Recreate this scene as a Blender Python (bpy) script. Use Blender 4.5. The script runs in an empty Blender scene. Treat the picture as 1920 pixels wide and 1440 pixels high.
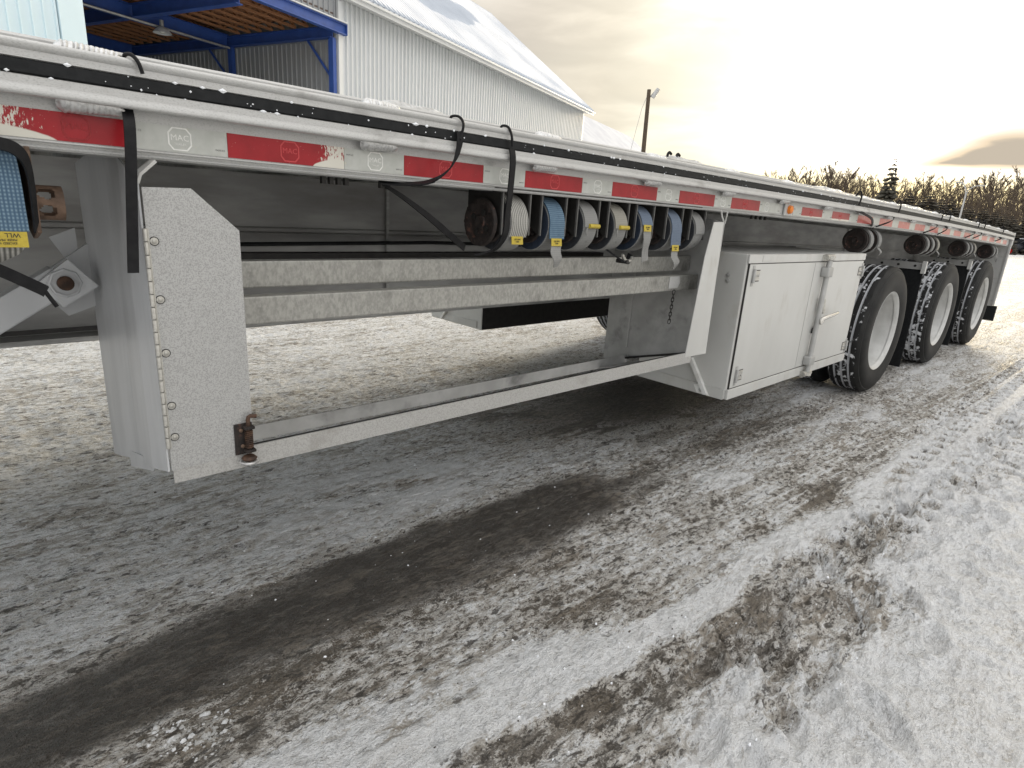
import bpy, bmesh, math, random
import numpy as np
from mathutils import Vector, Matrix

random.seed(7)
R = math.radians
SC = bpy.context.scene
COL = SC.collection
PI = math.pi

# ---------------------------------------------------------------- camera
cam_d = bpy.data.cameras.new("camera")
cam = bpy.data.objects.new("camera", cam_d)
COL.objects.link(cam)
cam_d.sensor_width = 36.0
cam_d.lens = 1115.4 / 1920.0 * 36.0
cam_d.clip_start = 0.05
cam_d.clip_end = 3000.0
YAW, PITCH, ROLL = 0.768378, 0.285045, 0.0639797
fw = Vector((math.sin(YAW) * math.cos(PITCH), math.cos(YAW) * math.cos(PITCH), -math.sin(PITCH)))
rt = Vector((math.cos(YAW), -math.sin(YAW), 0))
up = rt.cross(fw)
r2 = rt * math.cos(ROLL) + up * math.sin(ROLL)
u2 = -rt * math.sin(ROLL) + up * math.cos(ROLL)
M = Matrix((r2, u2, -fw)).transposed().to_4x4()
M.translation = Vector((0.0, -1.3207, 1.2403))
cam.matrix_world = M
SC.camera = cam

# ---------------------------------------------------------------- view
SC.view_settings.view_transform = 'Standard'
SC.view_settings.look = 'None'
SC.view_settings.gamma = 1.0
SC.view_settings.exposure = 0.70
SC.view_settings.use_curve_mapping = False

# ---------------------------------------------------------------- sun and sky
SUN_AZ, SUN_EL = R(14.0), R(8.0)           # azimuth from +X towards +Y
sdir = Vector((math.cos(SUN_AZ) * math.cos(SUN_EL), math.sin(SUN_AZ) * math.cos(SUN_EL), math.sin(SUN_EL)))
sun_d = bpy.data.lights.new("sun", 'SUN')
sun_d.energy = 2.4
sun_d.angle = R(13)
sun_d.color = (1.0, 0.84, 0.58)
sun = bpy.data.objects.new("sun", sun_d)
COL.objects.link(sun)
sun.location = sdir * 60
sun.rotation_euler = (-sdir).to_track_quat('-Z', 'Y').to_euler()

world = bpy.data.worlds.new("World")
SC.world = world
world.use_nodes = True
wt = world.node_tree
wt.nodes.clear()


class NT:
    """small helper for building node trees"""
    def __init__(s, tree): s.t = tree
    def n(s, typ, **kw):
        nd = s.t.nodes.new(typ)
        for k, v in kw.items(): setattr(nd, k, v)
        return nd
    def link(s, a, b): s.t.links.new(a, b)
    def val(s, sock, v):
        if hasattr(v, 'is_output') or isinstance(v, bpy.types.NodeSocket): s.link(v, sock)
        else: sock.default_value = v
    def math(s, op, a, b=0.5, c=0.5, clamp=False):
        m = s.n('ShaderNodeMath', operation=op); m.use_clamp = clamp
        s.val(m.inputs[0], a); s.val(m.inputs[1], b)
        if op in ('MULTIPLY_ADD', 'SMOOTH_MIN', 'SMOOTH_MAX'): s.val(m.inputs[2], c)
        return m.outputs[0]
    def mix(s, f, a, b):
        m = s.n('ShaderNodeMix', data_type='RGBA')
        s.val(m.inputs[0], f)
        for i, v in ((6, a), (7, b)):
            if isinstance(v, tuple) and len(v) == 3: v = (*v, 1)
            s.val(m.inputs[i], v)
        return m.outputs[2]
    def ramp(s, f, lo, hi, a=0.0, b=1.0, smooth=True):
        m = s.n('ShaderNodeMapRange'); m.interpolation_type = 'SMOOTHSTEP' if smooth else 'LINEAR'
        s.val(m.inputs[0], f); s.val(m.inputs[1], lo); s.val(m.inputs[2], hi); s.val(m.inputs[3], a); s.val(m.inputs[4], b)
        return m.outputs[0]
    def noise(s, vec, scale, detail=4, rough=0.55, dist=0.0):
        m = s.n('ShaderNodeTexNoise')
        if vec is not None: s.link(vec, m.inputs['Vector'])
        m.inputs['Scale'].default_value = scale; m.inputs['Detail'].default_value = detail
        m.inputs['Roughness'].default_value = rough; m.inputs['Distortion'].default_value = dist
        return m.outputs['Fac']
    def mapping(s, vec, scale=(1, 1, 1), loc=(0, 0, 0), rot=(0, 0, 0)):
        m = s.n('ShaderNodeMapping'); s.link(vec, m.inputs[0])
        m.inputs['Location'].default_value = loc; m.inputs['Rotation'].default_value = rot; m.inputs['Scale'].default_value = scale
        return m.outputs[0]


w = NT(wt)
tc = w.n('ShaderNodeTexCoord')
D = tc.outputs['Generated']
sky = w.n('ShaderNodeTexSky', sky_type='NISHITA')
sky.sun_disc = False
sky.sun_elevation = SUN_EL
sky.sun_rotation = PI / 2 - SUN_AZ
sky.air_density = 1.0; sky.dust_density = 1.5; sky.ozone_density = 1.0
clear = w.n('ShaderNodeVectorMath', operation='SCALE')
w.link(sky.outputs[0], clear.inputs[0]); clear.inputs['Scale'].default_value = 0.10
# cloud deck: brightness falls with the angle from the sun hidden behind it
dt = w.n('ShaderNodeVectorMath', operation='DOT_PRODUCT')
w.link(D, dt.inputs[0]); dt.inputs[1].default_value = sdir
dot = dt.outputs['Value']
sep = w.n('ShaderNodeSeparateXYZ'); w.link(D, sep.inputs[0])
dz = sep.outputs[2]
cn = w.noise(w.mapping(D, (1.0, 1.0, 3.2)), 2.6, 6, 0.55, 0.3)
cn2 = w.noise(w.mapping(D, (1.0, 1.0, 4.5), (3, 1, 2)), 6.0, 5, 0.5, 0.4)
rmp = w.n('ShaderNodeValToRGB'); cr = rmp.color_ramp
stops = [(0.0, (.63, .64, .66)), (0.62, (.665, .655, .64)), (0.88, (.47, .44, .395)), (0.92, (.485, .44, .375)), (0.95, (.57, .52, .425)), (0.968, (.66, .62, .51)), (0.981, (.78, .76, .66)), (0.991, (1.1, 1.07, 1.0)), (1.0, (1.5, 1.47, 1.4))]
while len(cr.elements) < len(stops): cr.elements.new(0.5)
for e_, (p_, c_) in zip(cr.elements, stops): e_.position = p_; e_.color = (*[q / 1.5 for q in c_], 1)
w.link(w.math('MULTIPLY_ADD', dot, 0.5, 0.5), rmp.inputs[0])
tex = w.math('ADD', w.math('MULTIPLY', w.math('SUBTRACT', cn, 0.5), 1.6), w.math('MULTIPLY', w.math('SUBTRACT', cn2, 0.5), 0.9))
gain = w.math('MULTIPLY', w.math('MULTIPLY', w.ramp(tex, -0.40, 0.45, 0.80, 1.28), 1.5), w.math('MULTIPLY_ADD', w.math('MAXIMUM', dz, 0.0), 1.15, 0.84))   # an overcast sky is brightest overhead
sc_ = w.n('ShaderNodeVectorMath', operation='SCALE'); w.link(rmp.outputs[0], sc_.inputs[0]); w.link(gain, sc_.inputs['Scale'])
near = sc_.outputs[0]
# low grey cloud bank near the sun, with a bright gap below it
at = w.n('ShaderNodeMath', operation='ARCTAN2'); w.link(sep.outputs[1], at.inputs[0]); w.link(sep.outputs[0], at.inputs[1])
az = at.outputs[0]
el = w.math('ARCSINE', dz)
wob = w.math('MULTIPLY', w.math('SUBTRACT', cn2, 0.5), 0.028)
top = w.math('ADD', w.ramp(az, R(18.0), R(8.5), R(5.0), R(8.6)), w.math('MULTIPLY', w.math('SUBTRACT', cn, 0.5), 0.03))          # upper edge climbs away to the right
a1 = w.ramp(w.math('SUBTRACT', w.math('ADD', top, wob), el), R(-0.7), R(1.9))
a2 = w.ramp(w.math('SUBTRACT', el, w.math('MULTIPLY_ADD', wob, 0.4, R(4.55))), R(-0.35), R(0.75))
a3 = w.ramp(az, R(18.5), R(14.0))
bank = w.math('MULTIPLY', w.math('MULTIPLY', a1, a2), a3)
near2 = w.mix(bank, near, (0.375, 0.325, 0.26))
# warm band along the horizon under the sun
hz = w.math('MULTIPLY', w.ramp(el, R(6.2), R(3.0)), w.ramp(dot, 0.85, 0.98))
near3 = w.mix(w.math('MULTIPLY', hz, w.math('SUBTRACT', 1.0, bank)), near2, (0.95, 0.82, 0.47))
cover = w.math('MAXIMUM', w.ramp(cn, 0.22, 0.42, 0.85, 0.97), bank)
skyc = w.mix(cover, clear.outputs[0], near3)
bg = w.n('ShaderNodeBackground')
w.link(skyc, bg.inputs[0]); bg.inputs[1].default_value = 1.0
wo = w.n('ShaderNodeOutputWorld'); w.link(bg.outputs[0], wo.inputs[0])


# ---------------------------------------------------------------- materials
def new_mat(name):
    m = bpy.data.materials.new(name); m.use_nodes = True
    t = NT(m.node_tree)
    b = m.node_tree.nodes['Principled BSDF']
    return m, t, b


def mat(name, c1, c2=None, rough=0.5, metal=0.0, scale=40.0, lo=0.35, hi=0.65, bump=0.0, bscale=None, stretch=(1, 1, 1),
        c3=None, scale3=4.0, lo3=0.45, hi3=0.7, detail=5, spec=0.5, rvar=0.0):
    m, t, b = new_mat(name)
    b.inputs['Roughness'].default_value = rough
    b.inputs['Metallic'].default_value = metal
    b.inputs['Specular IOR Level'].default_value = spec
    o = t.n('ShaderNodeTexCoord').outputs['Object']
    col = None
    v = t.mapping(o, stretch)
    nz = t.noise(v, scale, detail)
    col = t.mix(t.ramp(nz, lo, hi), c1, c2 if c2 else c1)
    if c3:
        n3 = t.noise(t.mapping(o, stretch, (3.1, 1.7, 5.2)), scale3, 6, 0.6)
        col = t.mix(t.ramp(n3, lo3, hi3), col, c3)
    t.link(col, b.inputs['Base Color'])
    if rvar: t.link(t.ramp(nz, 0.3, 0.7, rough - rvar, rough + rvar), b.inputs['Roughness'])
    if bump:
        bp = t.n('ShaderNodeBump'); bp.inputs['Strength'].default_value = bump; bp.inputs['Distance'].default_value = 0.004
        t.link(t.noise(v, bscale or scale, 4), bp.inputs['Height']); t.link(bp.outputs[0], b.inputs['Normal'])
    return m


MT = {}
MT['alu'] = mat('weathered_aluminium', (0.465, 0.465, 0.455), (0.36, 0.36, 0.35), 0.42, 0.25, 520, 0.48, 0.70, 0.05, 500, c3=(0.28, 0.275, 0.265), scale3=16, lo3=0.54, hi3=0.78, stretch=(.5, 1, 1), detail=7)
MT['alu_dark'] = mat('dull_aluminium', (0.40, 0.40, 0.39), (0.27, 0.27, 0.26), 0.5, 0.3, 30, 0.35, 0.7, 0.05, 120, stretch=(0.4, 1, 2.2), c3=(0.20, 0.20, 0.19), scale3=3, lo3=0.5, hi3=0.8)
MT['web'] = mat('web_plate', (0.40, 0.40, 0.39), (0.28, 0.28, 0.275), 0.55, 0.2, 8, 0.3, 0.7, 0.03, 60, stretch=(0.5, 1, 2), c3=(0.20, 0.19, 0.18), scale3=2.2, lo3=0.5, hi3=0.8)
MT['galv'] = mat('galvanised_sheet', (0.42, 0.42, 0.412), (0.30, 0.30, 0.293), 0.45, 0.25, 420, 0.42, 0.62, 0.05, 400, c3=(0.22, 0.22, 0.215), scale3=230, lo3=0.63, hi3=0.72)
MT['galvrail'] = mat('dull_galvanised_rail', (0.42, 0.415, 0.40), (0.32, 0.315, 0.30), 0.45, 0.25, 300, 0.42, 0.62, 0.05, 300, c3=(0.30, 0.29, 0.27), scale3=12, lo3=0.56, hi3=0.74)
MT['plate'] = mat('painted_plate', (0.52, 0.53, 0.54), (0.44, 0.45, 0.46), 0.42, 0.15, 7, 0.3, 0.7, 0.02, 40, stretch=(1.6, 1.6, 0.35), c3=(0.36, 0.37, 0.38), scale3=5, lo3=0.55, hi3=0.85)
MT['bar'] = mat('stained_aluminium_bar', (0.35, 0.346, 0.32), (0.24, 0.237, 0.22), 0.42, 0.4, 130, 0.30, 0.72, 0.08, 300, stretch=(1, 1, 0.6), c3=(0.155, 0.152, 0.14), scale3=13, lo3=0.54, hi3=0.74, detail=6)
MT['inner'] = mat('scuffed_plate', (0.44, 0.44, 0.43), (0.33, 0.33, 0.32), 0.5, 0.2, 9, 0.3, 0.7, 0.03, 60, c3=(0.15, 0.15, 0.145), scale3=6, lo3=0.52, hi3=0.75, detail=7)
MT['white'] = mat('white_powder_coat', (0.50, 0.50, 0.48), (0.445, 0.445, 0.425), 0.32, 0.0, 2.2, 0.35, 0.7, 0.01, 60, stretch=(1.2, 1, 0.5), c3=(0.36, 0.34, 0.30), scale3=7, lo3=0.54, hi3=0.86, detail=8)
MT['whitedirty'] = mat('white_dirty', (0.70, 0.70, 0.68), (0.55, 0.54, 0.51), 0.4, 0.0, 14, 0.35, 0.75, 0.03, 80, c3=(0.38, 0.36, 0.33), scale3=12, lo3=0.62, hi3=0.85)
MT['rubber'] = mat('black_rubber', (0.009, 0.010, 0.011), (0.016, 0.017, 0.018), 0.5, 0, 60, 0.3, 0.7, 0.1, 200, spec=0.18)
MT['strap_black'] = mat('black_strap', (0.008, 0.008, 0.009), (0.014, 0.014, 0.015), 0.55, 0, 60, 0.3, 0.7, spec=0.15)
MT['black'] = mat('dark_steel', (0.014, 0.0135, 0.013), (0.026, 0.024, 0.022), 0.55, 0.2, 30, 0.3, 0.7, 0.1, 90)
MT['winchgrey'] = mat('grey_winch_steel', (0.13, 0.13, 0.125), (0.08, 0.078, 0.075), 0.55, 0.4, 30, 0.3, 0.7, 0.1, 90)
MT['rust'] = mat('rusty_steel', (0.095, 0.05, 0.03), (0.035, 0.02, 0.014), 0.75, 0.2, 40, 0.35, 0.65, 0.4, 120, c3=(0.16, 0.085, 0.045), scale3=60, lo3=0.55, hi3=0.75)
MT['rustdark'] = mat('dark_rusty_steel', (0.032, 0.023, 0.02), (0.016, 0.013, 0.012), 0.75, 0.2, 50, 0.35, 0.65, 0.35, 120, c3=(0.12, 0.06, 0.045), scale3=34, lo3=0.57, hi3=0.72)
MT['rustlight'] = mat('tan_rusted_casting', (0.20, 0.13, 0.09), (0.10, 0.065, 0.045), 0.7, 0.2, 40, 0.35, 0.65, 0.3, 120)
MT['zinc'] = mat('zinc_hardware', (0.55, 0.54, 0.50), (0.38, 0.37, 0.34), 0.35, 0.7, 70, 0.3, 0.7, 0.1, 120)
MT['chrome'] = mat('bright_chrome', (0.75, 0.74, 0.71), (0.6, 0.59, 0.56), 0.16, 0.95, 40, 0.3, 0.7)
MT['weld'] = mat('frosted_weld', (0.58, 0.58, 0.575), (0.40, 0.40, 0.395), 0.30, 0.55, 160, 0.4, 0.7, 0.1, 300)
MT['snow'] = mat('snow', (0.86, 0.88, 0.91), (0.80, 0.82, 0.85), 0.7, 0, 40, 0.3, 0.7, 0.3, 90)
MT['amber'] = mat('amber_lens', (0.75, 0.22, 0.02), (0.6, 0.15, 0.015), 0.2, 0, 200, 0.3, 0.7)
MT['yellow'] = mat('yellow_tag', (0.48, 0.37, 0.035), (0.40, 0.30, 0.03), 0.45, 0, 60, 0.3, 0.7)
MT['ink'] = mat('black_print', (0.02, 0.02, 0.02), None, 0.6)
MT['inkgrey'] = mat('faded_print', (0.16, 0.16, 0.155), None, 0.6)
MT['print_white'] = mat('pale_print', (0.74, 0.74, 0.71), (0.66, 0.66, 0.63), 0.45, 0, 90, 0.4, 0.62)
MT['print_red'] = mat('pale_red_print', (0.50, 0.045, 0.05), None, 0.4)
MT['rim'] = mat('white_wheel_enamel', (0.52, 0.52, 0.505), (0.42, 0.42, 0.405), 0.35, 0, 9, 0.3, 0.7, c3=(0.33, 0.32, 0.30), scale3=14, lo3=0.58, hi3=0.8)
MT['sidewall'] = mat('tyre_sidewall', (0.013, 0.013, 0.013), (0.024, 0.024, 0.023), 0.6, 0, 8, 0.3, 0.7, 0.05, 50, spec=0.2)
MT['bluebeam'] = mat('blue_painted_steel', (0.035, 0.09, 0.34), (0.028, 0.072, 0.27), 0.45, 0, 4, 0.3, 0.7)
MT['cladding'] = mat('white_cladding', (0.66, 0.68, 0.69), (0.60, 0.62, 0.63), 0.38, 0.05, 1.2, 0.3, 0.7, stretch=(1, 1, 0.3))
MT['claddingblue'] = mat('pale_blue_cladding', (0.70, 0.83, 0.88), (0.64, 0.78, 0.84), 0.38, 0.05, 1.2, 0.3, 0.7, stretch=(1, 1, 0.3))
MT['claddinggrey'] = mat('grey_cladding', (0.33, 0.34, 0.35), (0.28, 0.29, 0.30), 0.45, 0.2, 1.2, 0.3, 0.7, stretch=(1, 1, 0.3))
MT['roofmetal'] = mat('roof_sheet', (0.46, 0.50, 0.56), (0.40, 0.44, 0.50), 0.5, 0.1, 1.0, 0.3, 0.7)
MT['timber'] = mat('timber_joist', (0.34, 0.16, 0.075), (0.24, 0.105, 0.045), 0.7, 0, 3, 0.3, 0.7, stretch=(0.3, 3, 3))
MT['timberdark'] = mat('roof_board', (0.15, 0.072, 0.036), (0.10, 0.047, 0.024), 0.8, 0, 3, 0.3, 0.7)
MT['bark'] = mat('grey_brown_bark', (0.09, 0.068, 0.05), (0.06, 0.047, 0.036), 0.9, 0, 6, 0.3, 0.7)
MT['twig'] = mat('brown_twigs', (0.125, 0.093, 0.063), (0.085, 0.064, 0.044), 0.9, 0, 3, 0.3, 0.7)
MT['needle'] = mat('dark_needles', (0.030, 0.026, 0.019), (0.042, 0.036, 0.025), 0.8, 0, 1.2, 0.3, 0.7)
MT['needle2'] = mat('spruce_needles', (0.060, 0.055, 0.038), (0.038, 0.036, 0.027), 0.8, 0, 1.2, 0.3, 0.7)
MT['pole'] = mat('weathered_pole', (0.085, 0.062, 0.04), (0.05, 0.037, 0.025), 0.9, 0, 10, 0.3, 0.7, stretch=(3, 3, 0.4))
MT['steelgrey'] = mat('grey_galvanised_pole', (0.45, 0.45, 0.44), (0.36, 0.36, 0.35), 0.45, 0.5, 10, 0.3, 0.7)
MT['glass'] = mat('dark_glass', (0.02, 0.022, 0.025), None, 0.08)
MT['carpaint'] = mat('dark_car_paint', (0.03, 0.033, 0.04), (0.025, 0.028, 0.034), 0.25, 0.3, 3)
MT['lens'] = mat('lamp_lens', (0.7, 0.7, 0.66), (0.6, 0.6, 0.57), 0.2, 0, 30)
MT['red_lens'] = mat('red_lens', (0.45, 0.01, 0.01), None, 0.2)


def web_mat(name, c1, c2, stripes=None, ws=9.0, wf=0.5):
    m, t, b = new_mat(name)
    o = t.n('ShaderNodeTexCoord').outputs['Object']
    b.inputs['Roughness'].default_value = 0.8
    wv = t.n('ShaderNodeTexWave'); wv.bands_direction = 'X'; t.link(o, wv.inputs[0]); wv.inputs['Scale'].default_value = ws * 10; wv.inputs['Distortion'].default_value = 0.4
    wz = t.n('ShaderNodeTexWave'); wz.bands_direction = 'Z'; t.link(o, wz.inputs[0]); wz.inputs['Scale'].default_value = 50; wz.inputs['Distortion'].default_value = 0.8
    f = t.math('MULTIPLY', wv.outputs[1], t.math('MULTIPLY_ADD', wz.outputs[1], wf, 1 - wf))
    col = t.mix(f, c1, c2)
    nz = t.noise(o, 30, 5)
    col = t.mix(t.ramp(nz, 0.55, 0.8), col, tuple(x * 0.55 for x in c1))
    t.link(col, b.inputs['Base Color'])
    bp = t.n('ShaderNodeBump'); bp.inputs['Strength'].default_value = 0.4; bp.inputs['Distance'].default_value = 0.002
    t.link(f, bp.inputs['Height']); t.link(bp.outputs[0], b.inputs['Normal'])
    return m


MT['web_grey'] = web_mat('grey_webbing', (0.19, 0.19, 0.185), (0.27, 0.27, 0.26))
MT['web_white'] = web_mat('white_ribbed_webbing', (0.11, 0.11, 0.10), (0.46, 0.45, 0.42), ws=4.2, wf=0.1)
MT['web_blue'] = web_mat('blue_webbing', (0.045, 0.092, 0.15), (0.18, 0.27, 0.34), ws=5.5, wf=0.8)
MT['web_beige'] = web_mat('beige_webbing', (0.22, 0.21, 0.18), (0.32, 0.31, 0.27))
MT['web_dull'] = web_mat('blue_grey_webbing', (0.09, 0.12, 0.17), (0.16, 0.20, 0.26))
MT['web_side'] = mat('rolled_webbing_edge', (0.03, 0.034, 0.042), (0.018, 0.02, 0.024), 0.8, 0, 60, 0.3, 0.7, 0.3, 200)
MT['web_side_blue'] = mat('rolled_blue_webbing_edge', (0.022, 0.035, 0.06), (0.014, 0.022, 0.04), 0.8, 0, 60, 0.3, 0.7, 0.3, 200)


def tread_mat(name, thr):
    m, t, b = new_mat(name)
    o = t.n('ShaderNodeTexCoord').outputs['Object']
    b.inputs['Roughness'].default_value = 0.65
    b.inputs['Specular IOR Level'].default_value = 0.2
    n1 = t.noise(o, 26, 5, 0.6); n2 = t.noise(o, 6, 3)
    f = t.ramp(t.math('MULTIPLY_ADD', n2, 0.5, n1), thr, thr + 0.10)
    col = t.mix(f, (0.018, 0.018, 0.018), (0.62, 0.63, 0.65))
    t.link(col, b.inputs['Base Color'])
    return m


MT['tread'] = tread_mat('tyre_tread', 0.82)
MT['groove'] = tread_mat('tyre_groove_snow', 0.55)
MT['tread_snowy'] = tread_mat('tyre_tread_snowy', 0.76)


def tape_mat(name, c, worn):
    m, t, b = new_mat(name)
    g = t.n('ShaderNodeNewGeometry').outputs['Position']
    o = t.n('ShaderNodeTexCoord').outputs['Object']
    b.inputs['Roughness'].default_value = 0.3
    b.inputs['Specular IOR Level'].default_value = 0.35
    s = t.n('ShaderNodeSeparateXYZ'); t.link(g, s.inputs[0])
    n1 = t.noise(t.mapping(o, (1, 1, 0.35)), 220, 5, 0.7); n2 = t.noise(o, 14, 4)
    col = t.mix(t.ramp(n2, 0.35, 0.75), c, tuple(x * 0.72 for x in c))
    f = t.ramp(t.noise(o, 380, 3), 0.70, 0.76, 0, 0.5)
    for (x0, rad) in worn:
        d = t.math('ABSOLUTE', t.math('SUBTRACT', s.outputs[0], x0))
        near = t.ramp(d, rad, 0.0)
        f = t.math('MAXIMUM', f, t.ramp(t.math('MULTIPLY_ADD', near, 0.32, n1), 0.70, 0.78))
        # peeled lower edge, bare and frosty
        lim = t.math('MULTIPLY_ADD', t.math('SQRT', t.ramp(d, rad * 0.85, 0.0, smooth=False)), 0.024, 1.303)
        f = t.math('MAXIMUM', f, t.ramp(t.math('SUBTRACT', t.math('MULTIPLY_ADD', n2, 0.006, lim), s.outputs[2]), 0.001, 0.004))
    col = t.mix(f, col, (0.62, 0.60, 0.53))
    t.link(col, b.inputs['Base Color'])
    return m


MT['tape_red'] = tape_mat('red_reflective_tape', (0.33, 0.012, 0.018), [(0.075, 0.12), (0.70, 0.07)])
MT['tape_white'] = mat('white_reflective_tape', (0.47, 0.48, 0.45), (0.40, 0.41, 0.38), 0.35, 0, 30, 0.3, 0.7, c3=(0.52, 0.50, 0.40), scale3=40, lo3=0.6, hi3=0.75)
MT['tape_red_faded'] = mat('faded_red_tape', (0.46, 0.10, 0.09), (0.38, 0.055, 0.055), 0.3, 0, 30, 0.3, 0.7, c3=(0.55, 0.5, 0.45), scale3=30, lo3=0.62, hi3=0.75)

# ---------------------------------------------------------------- mesh helpers
W = {}          # thing-frame position of every built object's origin


class MB:
    def __init__(s):
        s.v = []; s.f = []; s.m = []; s.mi = 0
    def add(s, vs, fs):
        o = len(s.v); s.v += [tuple(p) for p in vs]
        s.f += [tuple(i + o for i in f) for f in fs]; s.m += [s.mi] * len(fs)
        return s
    def box(s, x0, x1, y0, y1, z0, z1):
        return s.add([(x0, y0, z0), (x1, y0, z0), (x1, y1, z0), (x0, y1, z0), (x0, y0, z1), (x1, y0, z1), (x1, y1, z1), (x0, y1, z1)],
                     [(0, 3, 2, 1), (4, 5, 6, 7), (0, 1, 5, 4), (1, 2, 6, 5), (2, 3, 7, 6), (3, 0, 4, 7)])
    def ext(s, prof, x0, x1, n=1, cap=True):
        """profile of (y,z) swept along x"""
        k = len(prof); vs = []; fs = []
        for i in range(n + 1):
            x = x0 + (x1 - x0) * i / n
            vs += [(x, y, z) for y, z in prof]
        for i in range(n):
            for j in range(k):
                a = i * k + j; b = i * k + (j + 1) % k
                fs.append((a, a + k, b + k, b))
        if cap:
            fs.append(tuple(range(k))); fs.append(tuple(n * k + j for j in reversed(range(k))))
        return s.add(vs, fs)
    def plate(s, pts, t, axis):
        """polygon given as 3-D points, thickened by vector axis*t"""
        k = len(pts); a = Vector(axis) * t
        vs = [Vector(p) for p in pts] + [Vector(p) + a for p in pts]
        fs = [tuple(reversed(range(k))), tuple(k + i for i in range(k))]
        fs += [(i, (i + 1) % k, k + (i + 1) % k, k + i) for i in range(k)]
        return s.add(vs, fs)
    def tube(s, pts, r, seg=8, r1=None, cap=True):
        pts = [Vector(p) for p in pts]; n = len(pts); vs = []; fs = []
        prev = None
        for i, p in enumerate(pts):
            d = (pts[min(i + 1, n - 1)] - pts[max(i - 1, 0)]).normalized()
            if prev is None:
                a = d.orthogonal().normalized()
            else:
                a = (prev - d * prev.dot(d)); a = a.normalized() if a.length > 1e-6 else d.orthogonal().normalized()
            prev = a; b = d.cross(a)
            rr = r if r1 is None else r + (r1 - r) * i / max(1, n - 1)
            for j in range(seg):
                t = 2 * PI * j / seg
                vs.append(p + (a * math.cos(t) + b * math.sin(t)) * rr)
        for i in range(n - 1):
            for j in range(seg):
                q = i * seg + j; q2 = i * seg + (j + 1) % seg
                fs.append((q, q2, q2 + seg, q + seg))
        if cap:
            fs.append(tuple(reversed(range(seg)))); fs.append(tuple((n - 1) * seg + j for j in range(seg)))
        return s.add(vs, fs)
    def cyl(s, p0, p1, r, seg=16): return s.tube([p0, p1], r, seg)
    def ribbon(s, pts, wdir, width, t=0.003, taper=None):
        """flat strap following pts; wdir = width direction"""
        pts = [Vector(p) for p in pts]; n = len(pts); vs = []; fs = []
        for i, p in enumerate(pts):
            d = (pts[min(i + 1, n - 1)] - pts[max(i - 1, 0)]).normalized()
            wd = Vector(wdir[i] if isinstance(wdir, list) else wdir).normalized()
            nn = d.cross(wd).normalized() * (t / 2)
            h = (width if taper is None else taper[i]) / 2
            vs += [p - wd * h - nn, p + wd * h - nn, p + wd * h + nn, p - wd * h + nn]
        for i in range(n - 1):
            for j in range(4):
                a = i * 4 + j; b = i * 4 + (j + 1) % 4
                fs.append((a, b, b + 4, a + 4))
        fs.append((3, 2, 1, 0)); k = (n - 1) * 4; fs.append((k, k + 1, k + 2, k + 3))
        return s.add(vs, fs)
    def lathe(s, prof, c=(0, 0, 0), seg=48, axis='Y', mats=None, close=False):
        """profile of (along, radius); swept about axis through c"""
        vs = []; k = len(prof)
        for i in range(seg):
            t = 2 * PI * i / seg; ct, st = math.cos(t), math.sin(t)
            for a, r in prof:
                if axis == 'Y': vs.append((c[0] + r * ct, c[1] + a, c[2] + r * st))
                elif axis == 'X': vs.append((c[0] + a, c[1] + r * ct, c[2] + r * st))
                else: vs.append((c[0] + r * ct, c[1] + r * st, c[2] + a))
        o = len(s.v); s.v += vs
        for i in range(seg):
            for j in range(k - 1 + (1 if close else 0)):
                j2 = (j + 1) % k
                a = i * k + j; b = i * k + j2; c2 = ((i + 1) % seg) * k + j2; d = ((i + 1) % seg) * k + j
                s.f.append((o + a, o + b, o + c2, o + d)); s.m.append(mats[j] if mats else s.mi)
        return s
    def build(s, name, mats, parent=None, bevel=0.0, smooth=False, camber=False, origin=None, merge=False, off=(0, 0, 0)):
        co = np.array(s.v, float)
        if camber: co[:, 2] += camb(co[:, 0])
        if origin is None:
            lo, hi = co.min(0), co.max(0); o = (lo + hi) / 2; o[2] = lo[2] if parent is None else o[2]
        else: o = np.array(origin, float)
        me = bpy.data.meshes.new(name)
        me.from_pydata((co - o).tolist(), [], s.f)
        ms = mats if isinstance(mats, (list, tuple)) else [mats]
        for x in ms: me.materials.append(MT[x] if isinstance(x, str) else x)
        if len(ms) > 1: me.polygons.foreach_set('material_index', s.m)
        bm = bmesh.new(); bm.from_mesh(me)
        if merge: bmesh.ops.remove_doubles(bm, verts=bm.verts, dist=1e-5)
        bmesh.ops.recalc_face_normals(bm, faces=bm.faces)
        if bevel:
            ed = [e for e in bm.edges if len(e.link_faces) == 2 and e.calc_face_angle(0) > R(35)]
            bmesh.ops.bevel(bm, geom=ed, offset=bevel, segments=2, profile=0.6, affect='EDGES', clamp_overlap=True)
        bm.to_mesh(me); bm.free()
        if smooth:
            for p in me.polygons: p.use_smooth = True
            me.set_sharp_from_angle(angle=R(38))
        ob = bpy.data.objects.new(name, me); COL.objects.link(ob)
        place(ob, o, parent)
        return ob


def place(ob, o, parent):
    o = Vector(o)
    if parent is not None:
        ob.parent = parent
        ob.location = o - W[parent.name]
    else:
        ob.location = o
    W[ob.name] = o


def camb(x):
    return -0.0015 * np.maximum(0.0, np.asarray(x, float) - 1.2) ** 2


def thing(name, label, cat, loc=(0, 0, 0), rz=0.0, group=None, local=False):
    """local=True: children are given in the thing's own frame"""
    o = bpy.data.objects.new(name, None); COL.objects.link(o)
    o.empty_display_size = 0.2
    o.location = loc; o.rotation_euler = (0, 0, rz)
    o['label'] = label; o['category'] = cat
    if group: o['group'] = group
    W[o.name] = Vector((0, 0, 0)) if local else Vector(loc)
    return o


def tag(o, label, cat, group=None):
    o['label'] = label; o['category'] = cat
    if group: o['group'] = group
    return o


def inst(src, parent, loc, name=None):
    """copy sharing the mesh; loc in thing frame"""
    c = src.copy(); COL.objects.link(c)
    place(c, loc, parent)
    return c


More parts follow.
